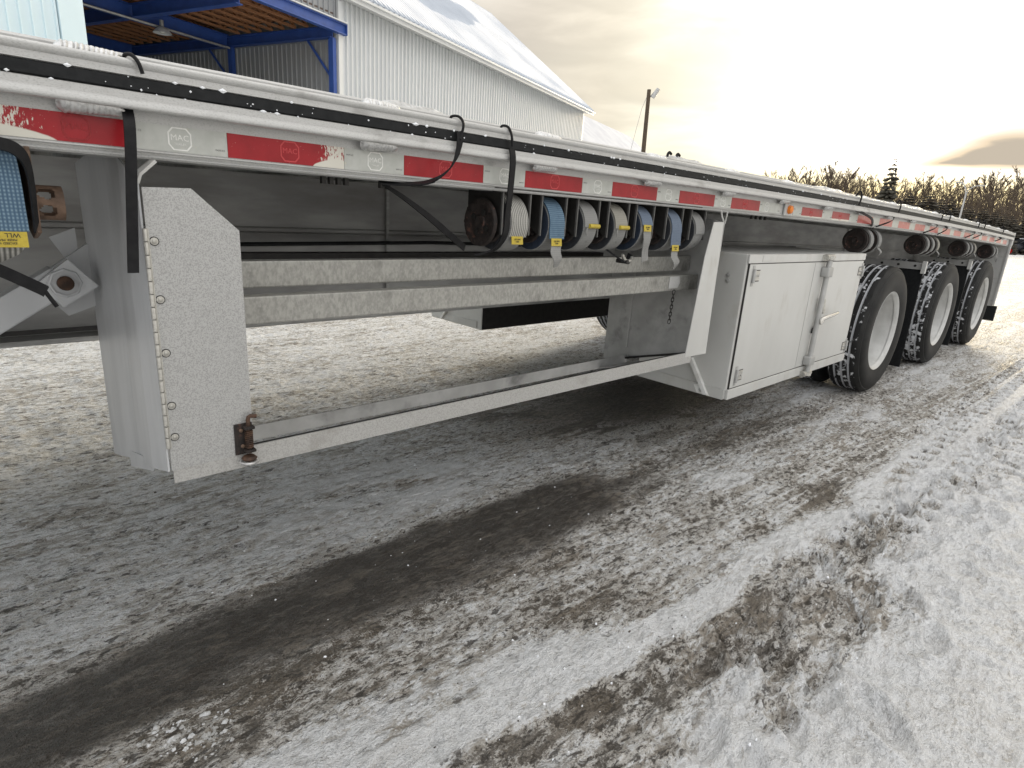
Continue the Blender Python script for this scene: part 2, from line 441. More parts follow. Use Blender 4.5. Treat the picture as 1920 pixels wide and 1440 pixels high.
def copy_tree(o, parent):
    c = o.copy(); COL.objects.link(c)
    c.parent = parent
    for ch in o.children: copy_tree(ch, c)
    return c


def text_mesh(txt, size, mat_, depth=0.0004):
    cu = bpy.data.curves.new('print', 'FONT'); cu.body = txt; cu.size = size; cu.align_x = 'CENTER'; cu.align_y = 'CENTER'
    cu.extrude = depth; cu.resolution_u = 2
    ob = bpy.data.objects.new('print_tmp', cu); COL.objects.link(ob)
    dg = bpy.context.evaluated_depsgraph_get()
    me = bpy.data.meshes.new_from_object(ob.evaluated_get(dg))
    bpy.data.objects.remove(ob); bpy.data.curves.remove(cu)
    me.materials.clear(); me.materials.append(MT[mat_])
    return me

# ---------------------------------------------------------------- ground
def _hash(ix, iy, seed):
    h = (ix.astype(np.int64) * 374761393 + iy.astype(np.int64) * 668265263 + seed * 1442695041) & 0xFFFFFFFF
    h = ((h ^ (h >> 13)) * 1274126177) & 0xFFFFFFFF
    return ((h ^ (h >> 16)) & 0xFFFF) / 65535.0


def vnoise(x, y, seed=0):
    ix = np.floor(x); iy = np.floor(y); fx = x - ix; fy = y - iy
    fx = fx * fx * (3 - 2 * fx); fy = fy * fy * (3 - 2 * fy)
    a = _hash(ix, iy, seed); b = _hash(ix + 1, iy, seed); c = _hash(ix, iy + 1, seed); d = _hash(ix + 1, iy + 1, seed)
    return (a * (1 - fx) + b * fx) * (1 - fy) + (c * (1 - fx) + d * fx) * fy


def fbm(x, y, seed=0, octv=4, gain=0.5):
    s = 0; a = 1; t = 0
    for i in range(octv):
        s = s + a * vnoise(x * 2 ** i, y * 2 ** i, seed + i * 17); t += a; a *= gain
    return s / t


def sst(x, a, b):
    t = np.clip((x - a) / (b - a), 0, 1); return t * t * (3 - 2 * t)


def axis_pts(segs):
    out = [segs[0][0]]
    for a, b, st0, st1 in segs:
        x = a; L = b - a
        while x < b - 1e-6:
            x += st0 + (st1 - st0) * (x - a) / L
            out.append(min(x, b))
    return np.unique(np.round(np.array(out), 5))


gx = axis_pts([(-600, -40, 60, 8), (-40, -3, 4, 0.15), (-3, -0.25, 0.12, 0.014), (-0.25, 2.6, 0.007, 0.010), (2.6, 6, 0.012, 0.024), (6, 12, 0.026, 0.06), (12, 30, 0.08, 0.4), (30, 120, 0.6, 6), (120, 900, 8, 60)])
gy = axis_pts([(-300, -20, 40, 4), (-20, -2.4, 2.5, 0.1), (-2.4, -1.5, 0.08, 0.012), (-1.5, 0.9, 0.0075, 0.0075), (0.9, 2.2, 0.009, 0.014), (2.2, 5, 0.016, 0.05), (5, 20, 0.06, 0.4), (20, 60, 0.6, 4), (60, 600, 6, 60)])
X, Y = np.meshgrid(gx, gy)
nearf = np.exp(-(np.maximum(0, np.hypot(X - 2, Y) - 6) / 10) ** 2)
yp = Y + 0.06 * np.maximum(0, X - 1.0)             # bands drift slowly towards the camera side
wa = (fbm(X * 1.1, Y * 2.5, 3) - 0.5)              # edge wobble
wb = (fbm(X * 4, Y * 9, 9) - 0.5)
yw = Y + 0.16 * wa + 0.10 * wb

def band(c, h, soft, yy=None):
    yy = yw if yy is None else yy
    return 1 - sst(np.abs(yy - c), h, h + soft)

def blob(x0, y0, rx, ry, soft=1.0):
    d = np.hypot((X - x0) / rx, (yw - y0) / ry); return 1 - sst(d, 1 - soft * 0.6, 1 + soft * 0.5)

streak = fbm(X * 2.2, Y * 14, 21, 5)                # long streaks along the driving direction
patch = fbm(X * 2.6, Y * 4.5, 33, 5)
speck = fbm(X * 22, Y * 40, 41, 3)

snow = 0.55 + 0.8 * (streak - 0.5) + 0.6 * (patch - 0.5)
dirt = 0.24 + 0.9 * (fbm(X * 1.5, Y * 5, 51, 4) - 0.5)
wet = np.zeros_like(X)
# beyond the trailer: pale polished field
farw = sst(yw, 1.1, 2.6)
snow += farw * 0.30
# strip between rack and the bare band, its snow raised to lighten the trailer's shade
mid = band(0.95, 0.45, 0.25)
snow += mid * 0.10 + band(1.10, 0.50, 0.25) * 0.30 + band(0.70, 0.32, 0.2) * (0.10 + 0.22 * sst(X, 0.5, 1.2))
nearb = band(-0.19, 0.13, 0.12) * sst(X, 1.9, 1.2)
snow -= nearb * 0.10
dirt += nearb * 0.34
dirt += band(0.62, 0.14, 0.2) * sst(X, 2.4, 0.2) * 0.45
# speckled thin ice, lower left
wet += band(0.62, 0.16, 0.25) * sst(X, 0.75, 0.1) * (0.06 + 1.0 * (patch - 0.45))
# bare wet band
bl = sst(X, 2.42 + 0.5 * wb, 1.95 + 0.5 * wb)
wet += band(0.215, 0.05, 0.20) * bl * 0.86
snow -= band(0.21, 0.15, 0.14) * bl * 0.22
dirt += band(0.20, 0.2, 0.2) * sst(X, 3.6, 2.0) * 0.16
# dark bare ice below the toolbox and along the wheel line
wet += blob(3.35, 1.05, 1.25, 0.50, 1.2) * 0.62 + blob(4.3, 0.75, 1.1, 0.35, 1.2) * 0.22
dirt += blob(3.2, 0.42, 1.6, 0.30, 1.4) * 0.30 + blob(2.4, 0.75, 0.8, 0.3) * 0.2
snow -= blob(3.2, 0.5, 1.5, 0.45, 1.4) * 0.25
# grey driven strip on the camera side of the bare band
snow += band(-0.02, 0.10, 0.15) * 0.02
track_c = -0.16 - 0.15 * np.clip(X - 1.3, -2, 1.2) - 0.05 * np.maximum(0, X - 2.5)
tl = Y - track_c
intrack = 1 - sst(np.abs(tl + 0.02 * wa), 0.11, 0.15)
snow += intrack * 0.02
dirt += intrack * 0.12
# snow ridge between track and camera side
strip_c = -0.50 - 0.13 * (X - 1.2)
strip = (1 - sst(np.abs(Y - strip_c + 0.05 * wb), 0.028, 0.075)) * sst(X, 2.15, 1.7)
snow += strip * 0.75
between = sst(tl, -0.13, -0.20) * sst(Y - strip_c, -0.03, 0.05)
snow += between * 0.34
ys = Y + 0.10 * (X - 1.0)
snow += sst(ys + 0.12 * wa, -0.60, -0.78) * 0.30
snow += sst(ys + 0.2 * wa + 0.12 * wb, -0.82, -1.02) * 0.50
snow += sst(X, 1.9, 3.0) * sst(Y + 0.2 * wa, -0.44, -0.64) * 0.30
snow += sst(X, 2.1, 2.7) * sst(tl, 0.12, 0.16) * sst(yw, 0.05, -0.03) * 0.22
# packed brown patches of trodden snow
br = np.zeros_like(X)
for x0, y0, rx, ry, a in [(1.05, -0.62, .13, .07, .9), (1.30, -0.66, .15, .06, .8), (1.53, -0.72, .12, .05, 1.0), (1.66, -0.82, .09, .09, .8), (1.97, -0.77, .16, .06, .7),
                          (0.96, -0.73, .08, .05, .5), (1.10, -0.83, .07, .06, .6), (1.42, -0.57, .12, .03, .6), (2.03, -0.60, .25, .05, .5), (1.78, -0.64, .2, .06, .6), (0.85, -0.58, .1, .05, .6),
                          (2.36, -0.42, .10, .04, 1.1), (2.90, -0.47, .20, .085, 1.0), (3.5, -0.40, .35, .08, .45), (1.75, -0.42, .3, .04, .5), (1.25, -0.33, .2, .03, .6), (1.47, -0.90, .1, .05, .6), (3.0, -0.75, .3, .06, .3),
                          (2.6, -0.66, .6, .05, .22), (1.2, -0.95, .06, .04, .5), (1.85, -0.90, .08, .05, .4)]:
    br = np.maximum(br, 0.74 * a * blob(x0, y0, rx * 1.15, ry * 1.25, 1.3))
brn = np.clip(br * (0.05 + 1.75 * fbm(X * 9, Y * 14, 77, 4)), 0, 1)
dirt = np.clip(dirt * (1 - 0.6 * sst(ys, -0.62, -0.8)), 0, 1) + brn * 0.75
snow = snow - brn * 0.62
capm = sst(yw, 0.30, 0.42)
snow = snow * (1 - capm) + capm * (0.65 + 0.42 * (snow - 0.62)) + 0.05 * capm * sst(yw, 1.3, 2.4)
# sparse dark flecks in the streaky field
fl = sst(fbm(X * 3.5, Y * 16, 61, 5), 0.60, 0.72) * sst(yw, -0.1, 0.3)
wet += fl * 0.22
wetc = np.clip(wet + 0.10 * (speck - 0.5), 0, 1)
snowc = np.clip(snow * (1 - 0.9 * wetc) + 0.12 * (speck - 0.5), 0, 1)
dirtc = np.clip(dirt, 0, 1)

# relief
H = 0.010 * (fbm(X * 2.2, Y * 6, 71, 4) - 0.5) + 0.006 * (fbm(X * 9, Y * 22, 81, 4) - 0.5) + 0.0035 * (speck - 0.5)
fine = fbm(X * 45, Y * 60, 83, 2)
H += 0.006 * (fine - 0.5) + 0.016 * (fbm(X * 9, Y * 15, 85, 4) - 0.5) + 0.010 * (fbm(X * 24, Y * 36, 87, 3) - 0.5)
H *= (1 - 0.72 * wetc)
H += 0.010 * np.clip(snowc - 0.5, 0, 1)
rough_side = sst(ys + 0.1 * wa, -0.56, -0.75) * (1 - sst(ys + 0.2 * wa, -1.02, -1.30) * 0.9)
H += rough_side * (0.046 * (fbm(X * 7, Y * 9, 91, 4) - 0.5) + 0.024 * (fbm(X * 18, Y * 24, 95, 3) - 0.5))
H -= brn * 0.008
# truck tyre track: ribs along the travel direction with cross cuts
rib = np.cos(2 * PI * tl / 0.052)
cut = np.cos(2 * PI * (X + 0.15 * np.abs(tl)) / 0.045)
vis = intrack * sst(X, 1.1, 1.6) * sst(fbm(X * 1.6, Y * 5, 101, 3), 0.25, 0.45)
H = H * (1 - 0.6 * vis)
H += vis * (0.012 * np.clip(rib - 0.60, 0, 1) - 0.004 - 0.0016 * np.clip(cut - 0.5, 0, 1))
snowc = np.clip(snowc + vis * (1.9 * np.clip(rib - 0.62, 0, 1) * sst(fbm(X * 7, Y * 7, 5, 2), 0.4, 0.6) - 0.10 * np.clip(cut, 0, 1)), 0, 1)
# large lug tread prints
lug_c = -0.70 - 0.015 * (X - 2.8)
ll = Y - lug_c
for c0, w0, ph, amp, x0, x1 in [(0.0, 0.055, 0.0, 1.0, 2.35, 3.6), (-0.13, 0.06, 0.5, 0.8, 2.7, 9.0), (0.06, 0.05, 0.3, 0.7, 3.4, 9.5), (0.20, 0.05, 0.1, 0.6, 4.2, 10.0), (-0.27, 0.07, 0.2, 0.45, 3.5, 9.0)]:
    yy = Y - (-0.70 - 0.015 * (X - 2.8)) - c0 + 0.02 * wa
    m = (1 - sst(np.abs(yy), w0 * 0.8, w0 * 1.1)) * sst(X, x0, x0 + 0.2) * sst(X, x1, x1 - 1.5)
    p = (X / 0.165 + ph + yy * 2.2 + 0.35 * wa) % 1.0
    pr = sst(p, 0.12, 0.20) * (1 - sst(p, 0.62, 0.72))
    H -= 0.024 * amp * m * pr
    H += 0.013 * amp * m * sst(p, 0.72, 0.85) * (1 - sst(p, 0.9, 1.0))
    snowc = np.clip(snowc - 0.36 * amp * m * pr + 0.12 * m * amp * (1 - pr), 0, 1)
# boot prints and churned dents in the snow on the right
rng = np.random.RandomState(5)
for i in range(230):
    x0 = rng.uniform(1.2, 6.5); y0 = -0.62 - 0.05 * (x0 - 1) - abs(rng.normal(0, 0.22))
    if y0 < -1.35: continue
    an = rng.uniform(-0.5, 0.9); l = rng.uniform(0.025, 0.12); wd = l * rng.uniform(0.35, 0.55)
    i0, i1 = np.searchsorted(gx, [x0 - 0.25, x0 + 0.25]); j0, j1 = np.searchsorted(gy, [y0 - 0.25, y0 + 0.25])
    xs = X[j0:j1, i0:i1] - x0; ysb = Y[j0:j1, i0:i1] - y0
    u = xs * math.cos(an) + ysb * math.sin(an); v = -xs * math.sin(an) + ysb * math.cos(an)
    d = np.hypot(u / l, v / wd)
    H[j0:j1, i0:i1] += (l / .12) * -0.026 * (1 - sst(d, 0.55, 1.0)) + (l / .12) * 0.012 * np.exp(-((d - 1.15) / 0.18) ** 2)
H *= nearf
H += (1 - nearf) * 0.03 * (fbm(X * 0.15, Y * 0.2, 111, 3) - 0.5)
# tyres stand on firm ground
for wx in (5.317, 7.142, 8.968):
    for y0, y1 in ((-0.02, 0.62), (1.98, 2.62)):
        m = np.exp(-((X - wx) / 0.16) ** 2) * (1 - sst(np.abs(Y - (y0 + y1) / 2), 0.3, 0.42))
        H = H * (1 - m)
ny, nx = X.shape
gv = np.stack([X, Y, H], -1).reshape(-1, 3)
idx = np.arange(nx * ny).reshape(ny, nx)
quads = np.stack([idx[:-1, :-1], idx[:-1, 1:], idx[1:, 1:], idx[1:, :-1]], -1).reshape(-1, 4)
gm = bpy.data.meshes.new("ground")
gm.vertices.add(len(gv)); gm.vertices.foreach_set('co', gv.ravel())
gm.loops.add(quads.size); gm.loops.foreach_set('vertex_index', quads.ravel().astype(np.int32))
gm.polygons.add(len(quads))
gm.polygons.foreach_set('loop_start', np.arange(0, quads.size, 4, dtype=np.int32))
gm.polygons.foreach_set('use_smooth', np.ones(len(quads), bool))
gm.update(calc_edges=True)
att = gm.attributes.new('cover', 'FLOAT_COLOR', 'POINT')
cv = np.stack([snowc, wetc, dirtc, np.ones_like(snowc)], -1).reshape(-1, 4)
att.data.foreach_set('color', cv.ravel().astype(np.float32))

gmat, t, b = new_mat("packed_snow_and_ice")
at_ = t.n('ShaderNodeAttribute'); at_.attribute_name = 'cover'
sp = t.n('ShaderNodeSeparateColor'); t.link(at_.outputs['Color'], sp.inputs[0])
pos = t.n('ShaderNodeNewGeometry').outputs['Position']
n1 = t.noise(t.mapping(pos, (0.45, 1.2, 1)), 11, 6, 0.6, 0.4)            # drawn out along the lane
n2 = t.noise(t.mapping(pos, (0.65, 1.15, 1)), 42, 6, 0.62, 0.3)
n3 = t.noise(pos, 170, 4, 0.6)
n4 = t.noise(pos, 520, 2, 0.5)
cen = lambda q, k: t.math('MULTIPLY', t.math('SUBTRACT', q, 0.5), k)
grain = t.math('ADD', t.math('ADD', cen(n1, 1.3), cen(n2, 2.9)), t.math('ADD', cen(n3, 1.3), cen(n4, 0.4)))
fineg = t.math('ADD', cen(n3, 1.8), cen(n4, 1.4))
# frost filaments: thin bright veins in the trodden crust
nv1 = t.noise(t.mapping(pos, (0.6, 1.1, 1), (2, 5, 0)), 34, 3, 0.55, 1.2)
nv2 = t.noise(t.mapping(pos, (0.8, 1.0, 1), (9, 1, 0)), 75, 2, 0.5, 1.5)
fil = t.math('MAXIMUM', t.ramp(t.math('ABSOLUTE', t.math('SUBTRACT', nv1, 0.5)), 0.045, 0.0), t.ramp(t.math('ABSOLUTE', t.math('SUBTRACT', nv2, 0.5)), 0.05, 0.0, 0.0, 0.75))
filz = t.math('MULTIPLY', fil, t.ramp(n1, 0.38, 0.58, 0.15, 1.0))
sm = t.math('ADD', sp.outputs[0], t.math('MULTIPLY', grain, t.ramp(sp.outputs[0], 0.6, 1.0, 0.72, 0.55)))
sm = t.math('ADD', sm, t.math('MULTIPLY', filz, 0.28))
ice = t.mix(t.ramp(grain, -0.5, 0.5), (0.095, 0.083, 0.068), (0.48, 0.46, 0.43))
dcol = t.mix(t.ramp(fineg, -0.4, 0.6), (0.065, 0.052, 0.038), (0.24, 0.205, 0.16))
dm = t.ramp(t.math('ADD', sp.outputs[2], t.math('MULTIPLY', grain, 0.55)), 0.10, 0.95)
c1 = t.mix(dm, ice, dcol)
c2 = t.mix(t.ramp(sm, 0.26, 0.56, 0, 0.85), c1, (0.67, 0.645, 0.605))
c3 = t.mix(t.ramp(sm, 0.60, 0.92), c2, (0.86, 0.87, 0.88))
wm = t.ramp(t.math('ADD', sp.outputs[1], t.math('MULTIPLY', grain, 0.55)), 0.22, 0.70, 0, 0.96)
wcol = t.mix(t.ramp(fineg, -0.1, 0.9), (0.032, 0.0245, 0.0185), (0.14, 0.118, 0.096))
wcol = t.mix(t.ramp(n1, 0.42, 0.62), wcol, (0.052, 0.041, 0.031))
c4 = t.mix(wm, c3, wcol)
c4 = t.mix(t.math('MULTIPLY', filz, t.ramp(sp.outputs[1], 0.2, 0.9, 0.22, 0.10)), c4, (0.58, 0.57, 0.55))
# trodden, fibrous grey-brown film over the crust
n5 = t.noise(t.mapping(pos, (0.40, 1.35, 1), (4, 2, 0)), 30, 7, 0.68, 0.9)
n6 = t.noise(t.mapping(pos, (0.5, 1.2, 1), (14, 2, 0)), 7, 4, 0.6, 0.5)
film = t.math('MULTIPLY', t.ramp(t.math('ADD', n5, cen(n6, 0.35)), 0.475, 0.60, 0, 0.82), t.ramp(sp.outputs[0], 1.05, 0.82, 0.16, 1.0))
n7 = t.noise(t.mapping(pos, (0.45, 1.6, 1), (21, 4, 0)), 1.3, 5, 0.6, 0.4)
film = t.math('MULTIPLY', t.math('MULTIPLY', film, t.ramp(n7, 0.40, 0.58, 0.30, 1.0)), t.ramp(sp.outputs[1], 0.25, 0.8, 1.0, 0.55))
c4 = t.mix(film, c4, t.mix(t.ramp(n6, 0.4, 0.6), (0.235, 0.218, 0.195), (0.30, 0.26, 0.21)))
# dark pits where the crust is broken, and loose grit
pit = t.ramp(t.noise(t.mapping(pos, (0.6, 1.25, 1), (7, 3, 0)), 30, 5, 0.65), 0.575, 0.63)
pit2 = t.ramp(t.noise(t.mapping(pos, (0.7, 1.2, 1), (1, 8, 0)), 85, 4, 0.6), 0.585, 0.64, 0, 0.8)
pits = t.math('MAXIMUM', pit, pit2)
c4 = t.mix(t.math('MULTIPLY', pits, t.ramp(sp.outputs[0], 1.0, 0.70, 0.05, 0.85)), c4, (0.06, 0.052, 0.044))
grit = t.ramp(t.noise(pos, 240, 2, 0.5), 0.70, 0.74)
gritz = t.math('MULTIPLY', grit, t.ramp(t.noise(pos, 3.0, 3), 0.42, 0.60))
c5 = t.mix(gritz, c4, (0.06, 0.052, 0.042))
t.link(c5, b.inputs['Base Color'])
ro = t.math('ADD', t.math('MULTIPLY', wm, -0.06), t.ramp(sm, 0.1, 0.8, 0.48, 0.68))
t.link(ro, b.inputs['Roughness'])
b.inputs['Specular IOR Level'].default_value = 0.4
bp1 = t.n('ShaderNodeBump'); bp1.inputs['Strength'].default_value = 1.0; bp1.inputs['Distance'].default_value = 0.028
t.link(t.math('ADD', t.math('ADD', t.math('ADD', n2, t.math('MULTIPLY', n5, -0.6)), t.math('MULTIPLY', n3, 0.70)), t.math('MULTIPLY', pits, -0.30)), bp1.inputs['Height'])
t.link(bp1.outputs[0], b.inputs['Normal'])
gm.materials.append(gmat)
ground = bpy.data.objects.new("ground", gm); COL.objects.link(ground)
ground['kind'] = 'structure'


def chunk_field(name, mt, spots, n, smin, smax, seed, flat=0.6):
    rs = random.Random(seed); mb = MB()
    for i in range(n):
        x0, y0, rx, ry = rs.choice(spots)
        a = rs.uniform(0, 2 * PI); rr = math.sqrt(rs.random())
        x = x0 + rx * rr * math.cos(a); y = y0 + ry * rr * math.sin(a)
        s = smin + (smax - smin) * rs.random() ** 2.5
        i0 = min(max(np.searchsorted(gx, x), 0), nx - 1); j0 = min(max(np.searchsorted(gy, y), 0), ny - 1)
        z = float(H[j0, i0]); ang = rs.uniform(0, 6.3); k = 5
        ring0 = [(x + s * rs.uniform(.7, 1.2) * math.cos(ang + 2 * PI * q / k), y + s * rs.uniform(.4, 1.0) * math.sin(ang + 2 * PI * q / k), z - 0.002) for q in range(k)]
        ring1 = [(x + (p[0] - x) * rs.uniform(.4, .8), y + (p[1] - y) * rs.uniform(.4, .8), z + s * flat * rs.uniform(.5, 1.2)) for p in ring0]
        mb.add(ring0 + ring1, [(q, (q + 1) % k, k + (q + 1) % k, k + q) for q in range(k)] + [tuple(k + q for q in range(k))])
    o = mb.build(name, mt); o['kind'] = 'stuff'
    return o


icem = mat('broken_ice', (0.62, 0.63, 0.64), (0.36, 0.36, 0.35), 0.3, 0, 30, 0.35, 0.65)
chunk_field('broken_ice', icem, [(0.27, -0.03, 0.09, 0.05), (0.30, -0.09, 0.06, 0.04), (0.22, 0.0, 0.06, 0.04)], 130, 0.0025, 0.011, 3, 0.5)
chunk_field('grit', mat('dark_grit', (0.05, 0.043, 0.035), (0.10, 0.085, 0.07), 0.8, 0, 30),
            [(1.0, -0.35, 0.9, 0.35), (2.2, -0.6, 1.3, 0.4), (0.8, 0.25, 1.2, 0.3), (1.2, 0.9, 1.4, 0.5), (3.2, 0.6, 1.6, 0.7)], 500, 0.0015, 0.006, 11, 0.5)
chunk_field('snow_crumbs', 'snow', [(1.6, -0.75, 0.9, 0.3), (0.9, -0.45, 0.6, 0.2), (3.0, -0.8, 1.6, 0.3), (1.4, 0.15, 1.1, 0.25), (1.2, 0.6, 1.3, 0.35)], 220, 0.0015, 0.006, 12, 0.6)

# ---------------------------------------------------------------- buildings
BZ = math.atan2(0.3298, 0.9441)
BLOC = (26.176, 21.027, 0.0)


def panel_mesh(w, h, ribs, depth, label):
    """ribbed cladding sheet in the x-z plane, ribs standing out towards -y"""
    pitch = w / ribs; prof = []
    for i in range(ribs):
        x = i * pitch
        prof += [(x, 0), (x + pitch * 0.74, 0), (x + pitch * 0.78, -depth), (x + pitch * 0.94, -depth)]
    prof.append((w, 0))
    k = len(prof)
    vs = [(x, y, 0) for x, y in prof] + [(x, y, h) for x, y in prof] + [(w, 0.02, 0), (0, 0.02, 0), (w, 0.02, h), (0, 0.02, h)]
    fs = [(i, i + 1, k + i + 1, k + i) for i in range(k - 1)] + [(2 * k, 2 * k + 1, 2 * k + 3, 2 * k + 2)]
    m = MB(); m.add(vs, fs)
    return m


def clad(parent, w, h, ribs, depth, mt, place_list, name='wall_panel', rot=0.0):
    src = None
    for (s, n, z) in place_list:
        if src is None:
            src = panel_mesh(w, h, ribs, depth, name).build(name, mt, parent, origin=(0, 0, 0))
            src.location = (s, n, z); src.rotation_euler = (0, 0, rot)
        else:
            c = src.copy(); COL.objects.link(c); c.location = (s, n, z); c.rotation_euler = (0, 0, rot)


barn = thing('barn', 'long white ribbed-metal barn with a steep snow-covered gable roof', 'barn', BLOC, BZ, local=True)
S0, S1 = -18.64, -1.26
npan = 16; pw = (S1 - S0) / npan
clad(barn, pw - 0.003, 6.2, 6, 0.06, 'cladding', [(S0 + i * pw, 0.0, 0.0) for i in range(npan)])
E0 = Vector((0, -0.45, 6.25)); E1 = Vector((0, 5.90, 11.13)); E2 = Vector((0, 12.25, 6.25))
RS0, RS1 = -18.80, -0.90
# gable ends and rear wall
gw = [(0, 0.03, 0), (0, 11.77, 0), (0, 11.77, 6.4), (0, 5.9, 10.95), (0, 0.03, 6.4)]
MB().plate([(S1 - 0.05, p[1], p[2]) for p in gw], 0.05, (1, 0, 0)).build('gable_wall', 'cladding', barn)
MB().plate([(S0 + 0.02, p[1], p[2]) for p in gw], 0.05, (1, 0, 0)).build('gable_wall', 'cladding', barn)
MB().box(S0, S1, 11.8, 11.85, 0, 6.3).build('rear_wall', 'cladding', barn)
MB().box(S0 - 0.16, S0 - 0.01, -0.05, 0.05, 0, 6.15).build('corner_trim', 'cladding', barn)
MB().box(S1 + 0.003, S1 + 0.1, -0.05, 0.05, 0, 6.15).build('corner_trim', 'cladding', barn)
# eave: soffit, fascia board, gutter edge
MB().box(RS0, RS1, -0.45, 0.0, 6.205, 6.225).build('soffit', 'cladding', barn)
MB().box(RS0, RS1, -0.47, -0.453, 6.10, 6.30).build('fascia', 'cladding', barn)
MB().box(RS0 - 0.02, RS1 + 0.02, -0.55, -0.473, 6.20, 6.245).build('drip_edge', 'cladding', barn)
# roof: ribbed sheets plus the snow lying on them
sl = E1 - E0; L = sl.length; ud = sl / L; nrm = Vector((0, -ud.z, ud.y))
for side in (0, 1):
    mb = MB(); k = 80; vs = []; fs = []
    a, b_ = (E0, E1) if side == 0 else (E2, E1)
    for i in range(k * 4 + 1):
        q, rr = divmod(i, 4); x = RS0 + (RS1 - RS0) * (q + (0, .6, .7, .9)[rr]) / k
        if x > RS1 + 0.01: break
        h = 0.075 if rr in (2, 3) else 0.0
        nn = nrm if side == 0 else Vector((0, -nrm.y, nrm.z))
        vs += [tuple(Vector((x, 0, 0)) + a + nn * h), tuple(Vector((x, 0, 0)) + b_ + nn * h)]
    for i in range(len(vs) // 2 - 1): fs.append((2 * i, 2 * i + 2, 2 * i + 3, 2 * i + 1))
    mb.add(vs, fs).build('roof_sheet', 'roofmetal', barn)
gs = np.linspace(RS0 + 0.02, RS1 - 0.02, 200); gl = np.linspace(0.12, L, 90)
A, B = np.meshgrid(gs, gl)
ex = np.hypot((A + 9.9) / 3.2, (B - 4.1 - 0.33 * (A + 9.9)) / 0.95) + 0.45 * (fbm(A * 1.2, B * 0.6, 7, 4) - 0.5)
tk = 0.062 * np.clip((ex - 0.72) / 0.50, -0.6, 1) + 0.02 * (fbm(A * 0.8, B * 0.8, 4, 3) - 0.5) + 0.008
tk *= np.clip((B - 0.05) / 0.3, 0.2, 1)
vs = []
for i in range(A.shape[0]):
    for j in range(A.shape[1]):
        vs.append(tuple(Vector((A[i, j], 0, 0)) + E0 + ud * B[i, j] + nrm * float(tk[i, j])))
nxx = A.shape[1]
fs = [(i * nxx + j, i * nxx + j + 1, (i + 1) * nxx + j + 1, (i + 1) * nxx + j) for i in range(A.shape[0] - 1) for j in range(nxx - 1) if tk[i, j] > -0.03]
MT['roofsnow'] = mat('roof_snow', (0.72, 0.73, 0.75), (0.66, 0.67, 0.70), 0.7, 0, 1.4, 0.35, 0.65, 0.2, 6, c3=(0.60, 0.61, 0.64), scale3=0.7, lo3=0.55, hi3=0.75)
MB().add(vs, fs).build('roof_snow', 'roofsnow', barn, smooth=True)
MB().tube([(RS0, 5.9, 11.17), (RS1, 5.9, 11.17)], 0.06, 8).build('ridge_cap', 'roofmetal', barn)
# rake boards at the far gable
mb = MB()
mb.plate([(RS1, -0.47, 6.10), (RS1, 5.9, 11.0), (RS1, 5.9, 11.2), (RS1, -0.47, 6.30)], 0.04, (1, 0, 0)).build('rake_board', 'cladding', barn)

# open bay
bay = thing('open_shed', 'open-fronted shed with blue steel beams and brown timber joists under its roof', 'shed', BLOC, BZ, local=True)
fb = MB(); fb.box(-25.12, -18.62, -0.18, -0.02, 5.36, 5.385); fb.box(-25.12, -18.62, -0.12, -0.08, 5.385, 5.59); fb.box(-25.12, -18.62, -0.18, -0.02, 5.59, 5.615)
fb.box(-18.63, -18.615, -0.19, -0.01, 5.355, 5.62)
fb.build('front_beam', 'bluebeam', bay)
MB().box(-25.1, -18.63, -0.22, -0.03, 5.622, 5.65).build('flashing', 'cladding', bay)
clad(bay, 1.08, 3.2, 6, 0.035, 'claddinggrey', [(-18.88 - 1.085 * (i + 1), 0.0, 5.653) for i in range(6)])
MB().box(-18.875, -18.82, -0.06, 0.02, 5.653, 8.8).build('corner_trim', 'claddinggrey', bay)


def ibeam(x0, x1, n0, n1, z0, z1, along):
    m = MB()
    if along == 's':
        c = (n0 + n1) / 2
        m.box(x0, x1, n0, n1, z0, z0 + 0.02); m.box(x0, x1, c - 0.012, c + 0.012, z0 + 0.02, z1 - 0.02); m.box(x0, x1, n0, n1, z1 - 0.02, z1)
    else:
        c = (x0 + x1) / 2
        m.box(x0, x1, n0, n1, z0, z0 + 0.02); m.box(c - 0.012, c + 0.012, n0, n1, z0 + 0.02, z1 - 0.02); m.box(x0, x1, n0, n1, z1 - 0.02, z1)
    return m


ibeam(-25.0, -19.05, 3.86, 4.04, 5.18, 5.52, 's').build('main_girder', 'bluebeam', bay)
ibeam(-25.0, -19.05, 8.36, 8.54, 5.18, 5.52, 's').build('main_girder', 'bluebeam', bay)
ibeam(-19.04, -18.86, 0.02, 8.6, 5.24, 5.50, 'n').build('cross_beam', 'bluebeam', bay)
ibeam(-21.88, -21.70, 0.02, 3.85, 5.20, 5.50, 'n').build('cross_beam', 'bluebeam', bay)
ibeam(-21.88, -21.70, 4.05, 8.35, 5.20, 5.50, 'n').build('cross_beam', 'bluebeam', bay)
for n_ in (0.06, 3.95, 8.45):
    MB().box(-18.99, -18.87, n_ - 0.08, n_ + 0.08, 0, 5.235).build('column', 'bluebeam', bay)
for n_ in (0.0, 3.9, 8.4):
    if n_ == 3.9: MB().tube([(-18.93, 4.9, 5.23), (-18.93, 4.06, 4.35)], 0.035, 6).build('knee_brace', 'bluebeam', bay)
    if n_ == 0.0: MB().tube([(-18.93, 0.92, 5.23), (-18.93, 0.15, 4.35)], 0.035, 6).build('knee_brace', 'bluebeam', bay)
MB().tube([(-24.9, 3.80, 5.17), (-19.1, 3.80, 5.17)], 0.03, 6).build('conduit', 'steelgrey', bay)
# roof boards and joists
MB().box(-25.1, -18.85, 0.0, 9.0, 5.78, 5.82).build('roof_board', 'timberdark', bay)


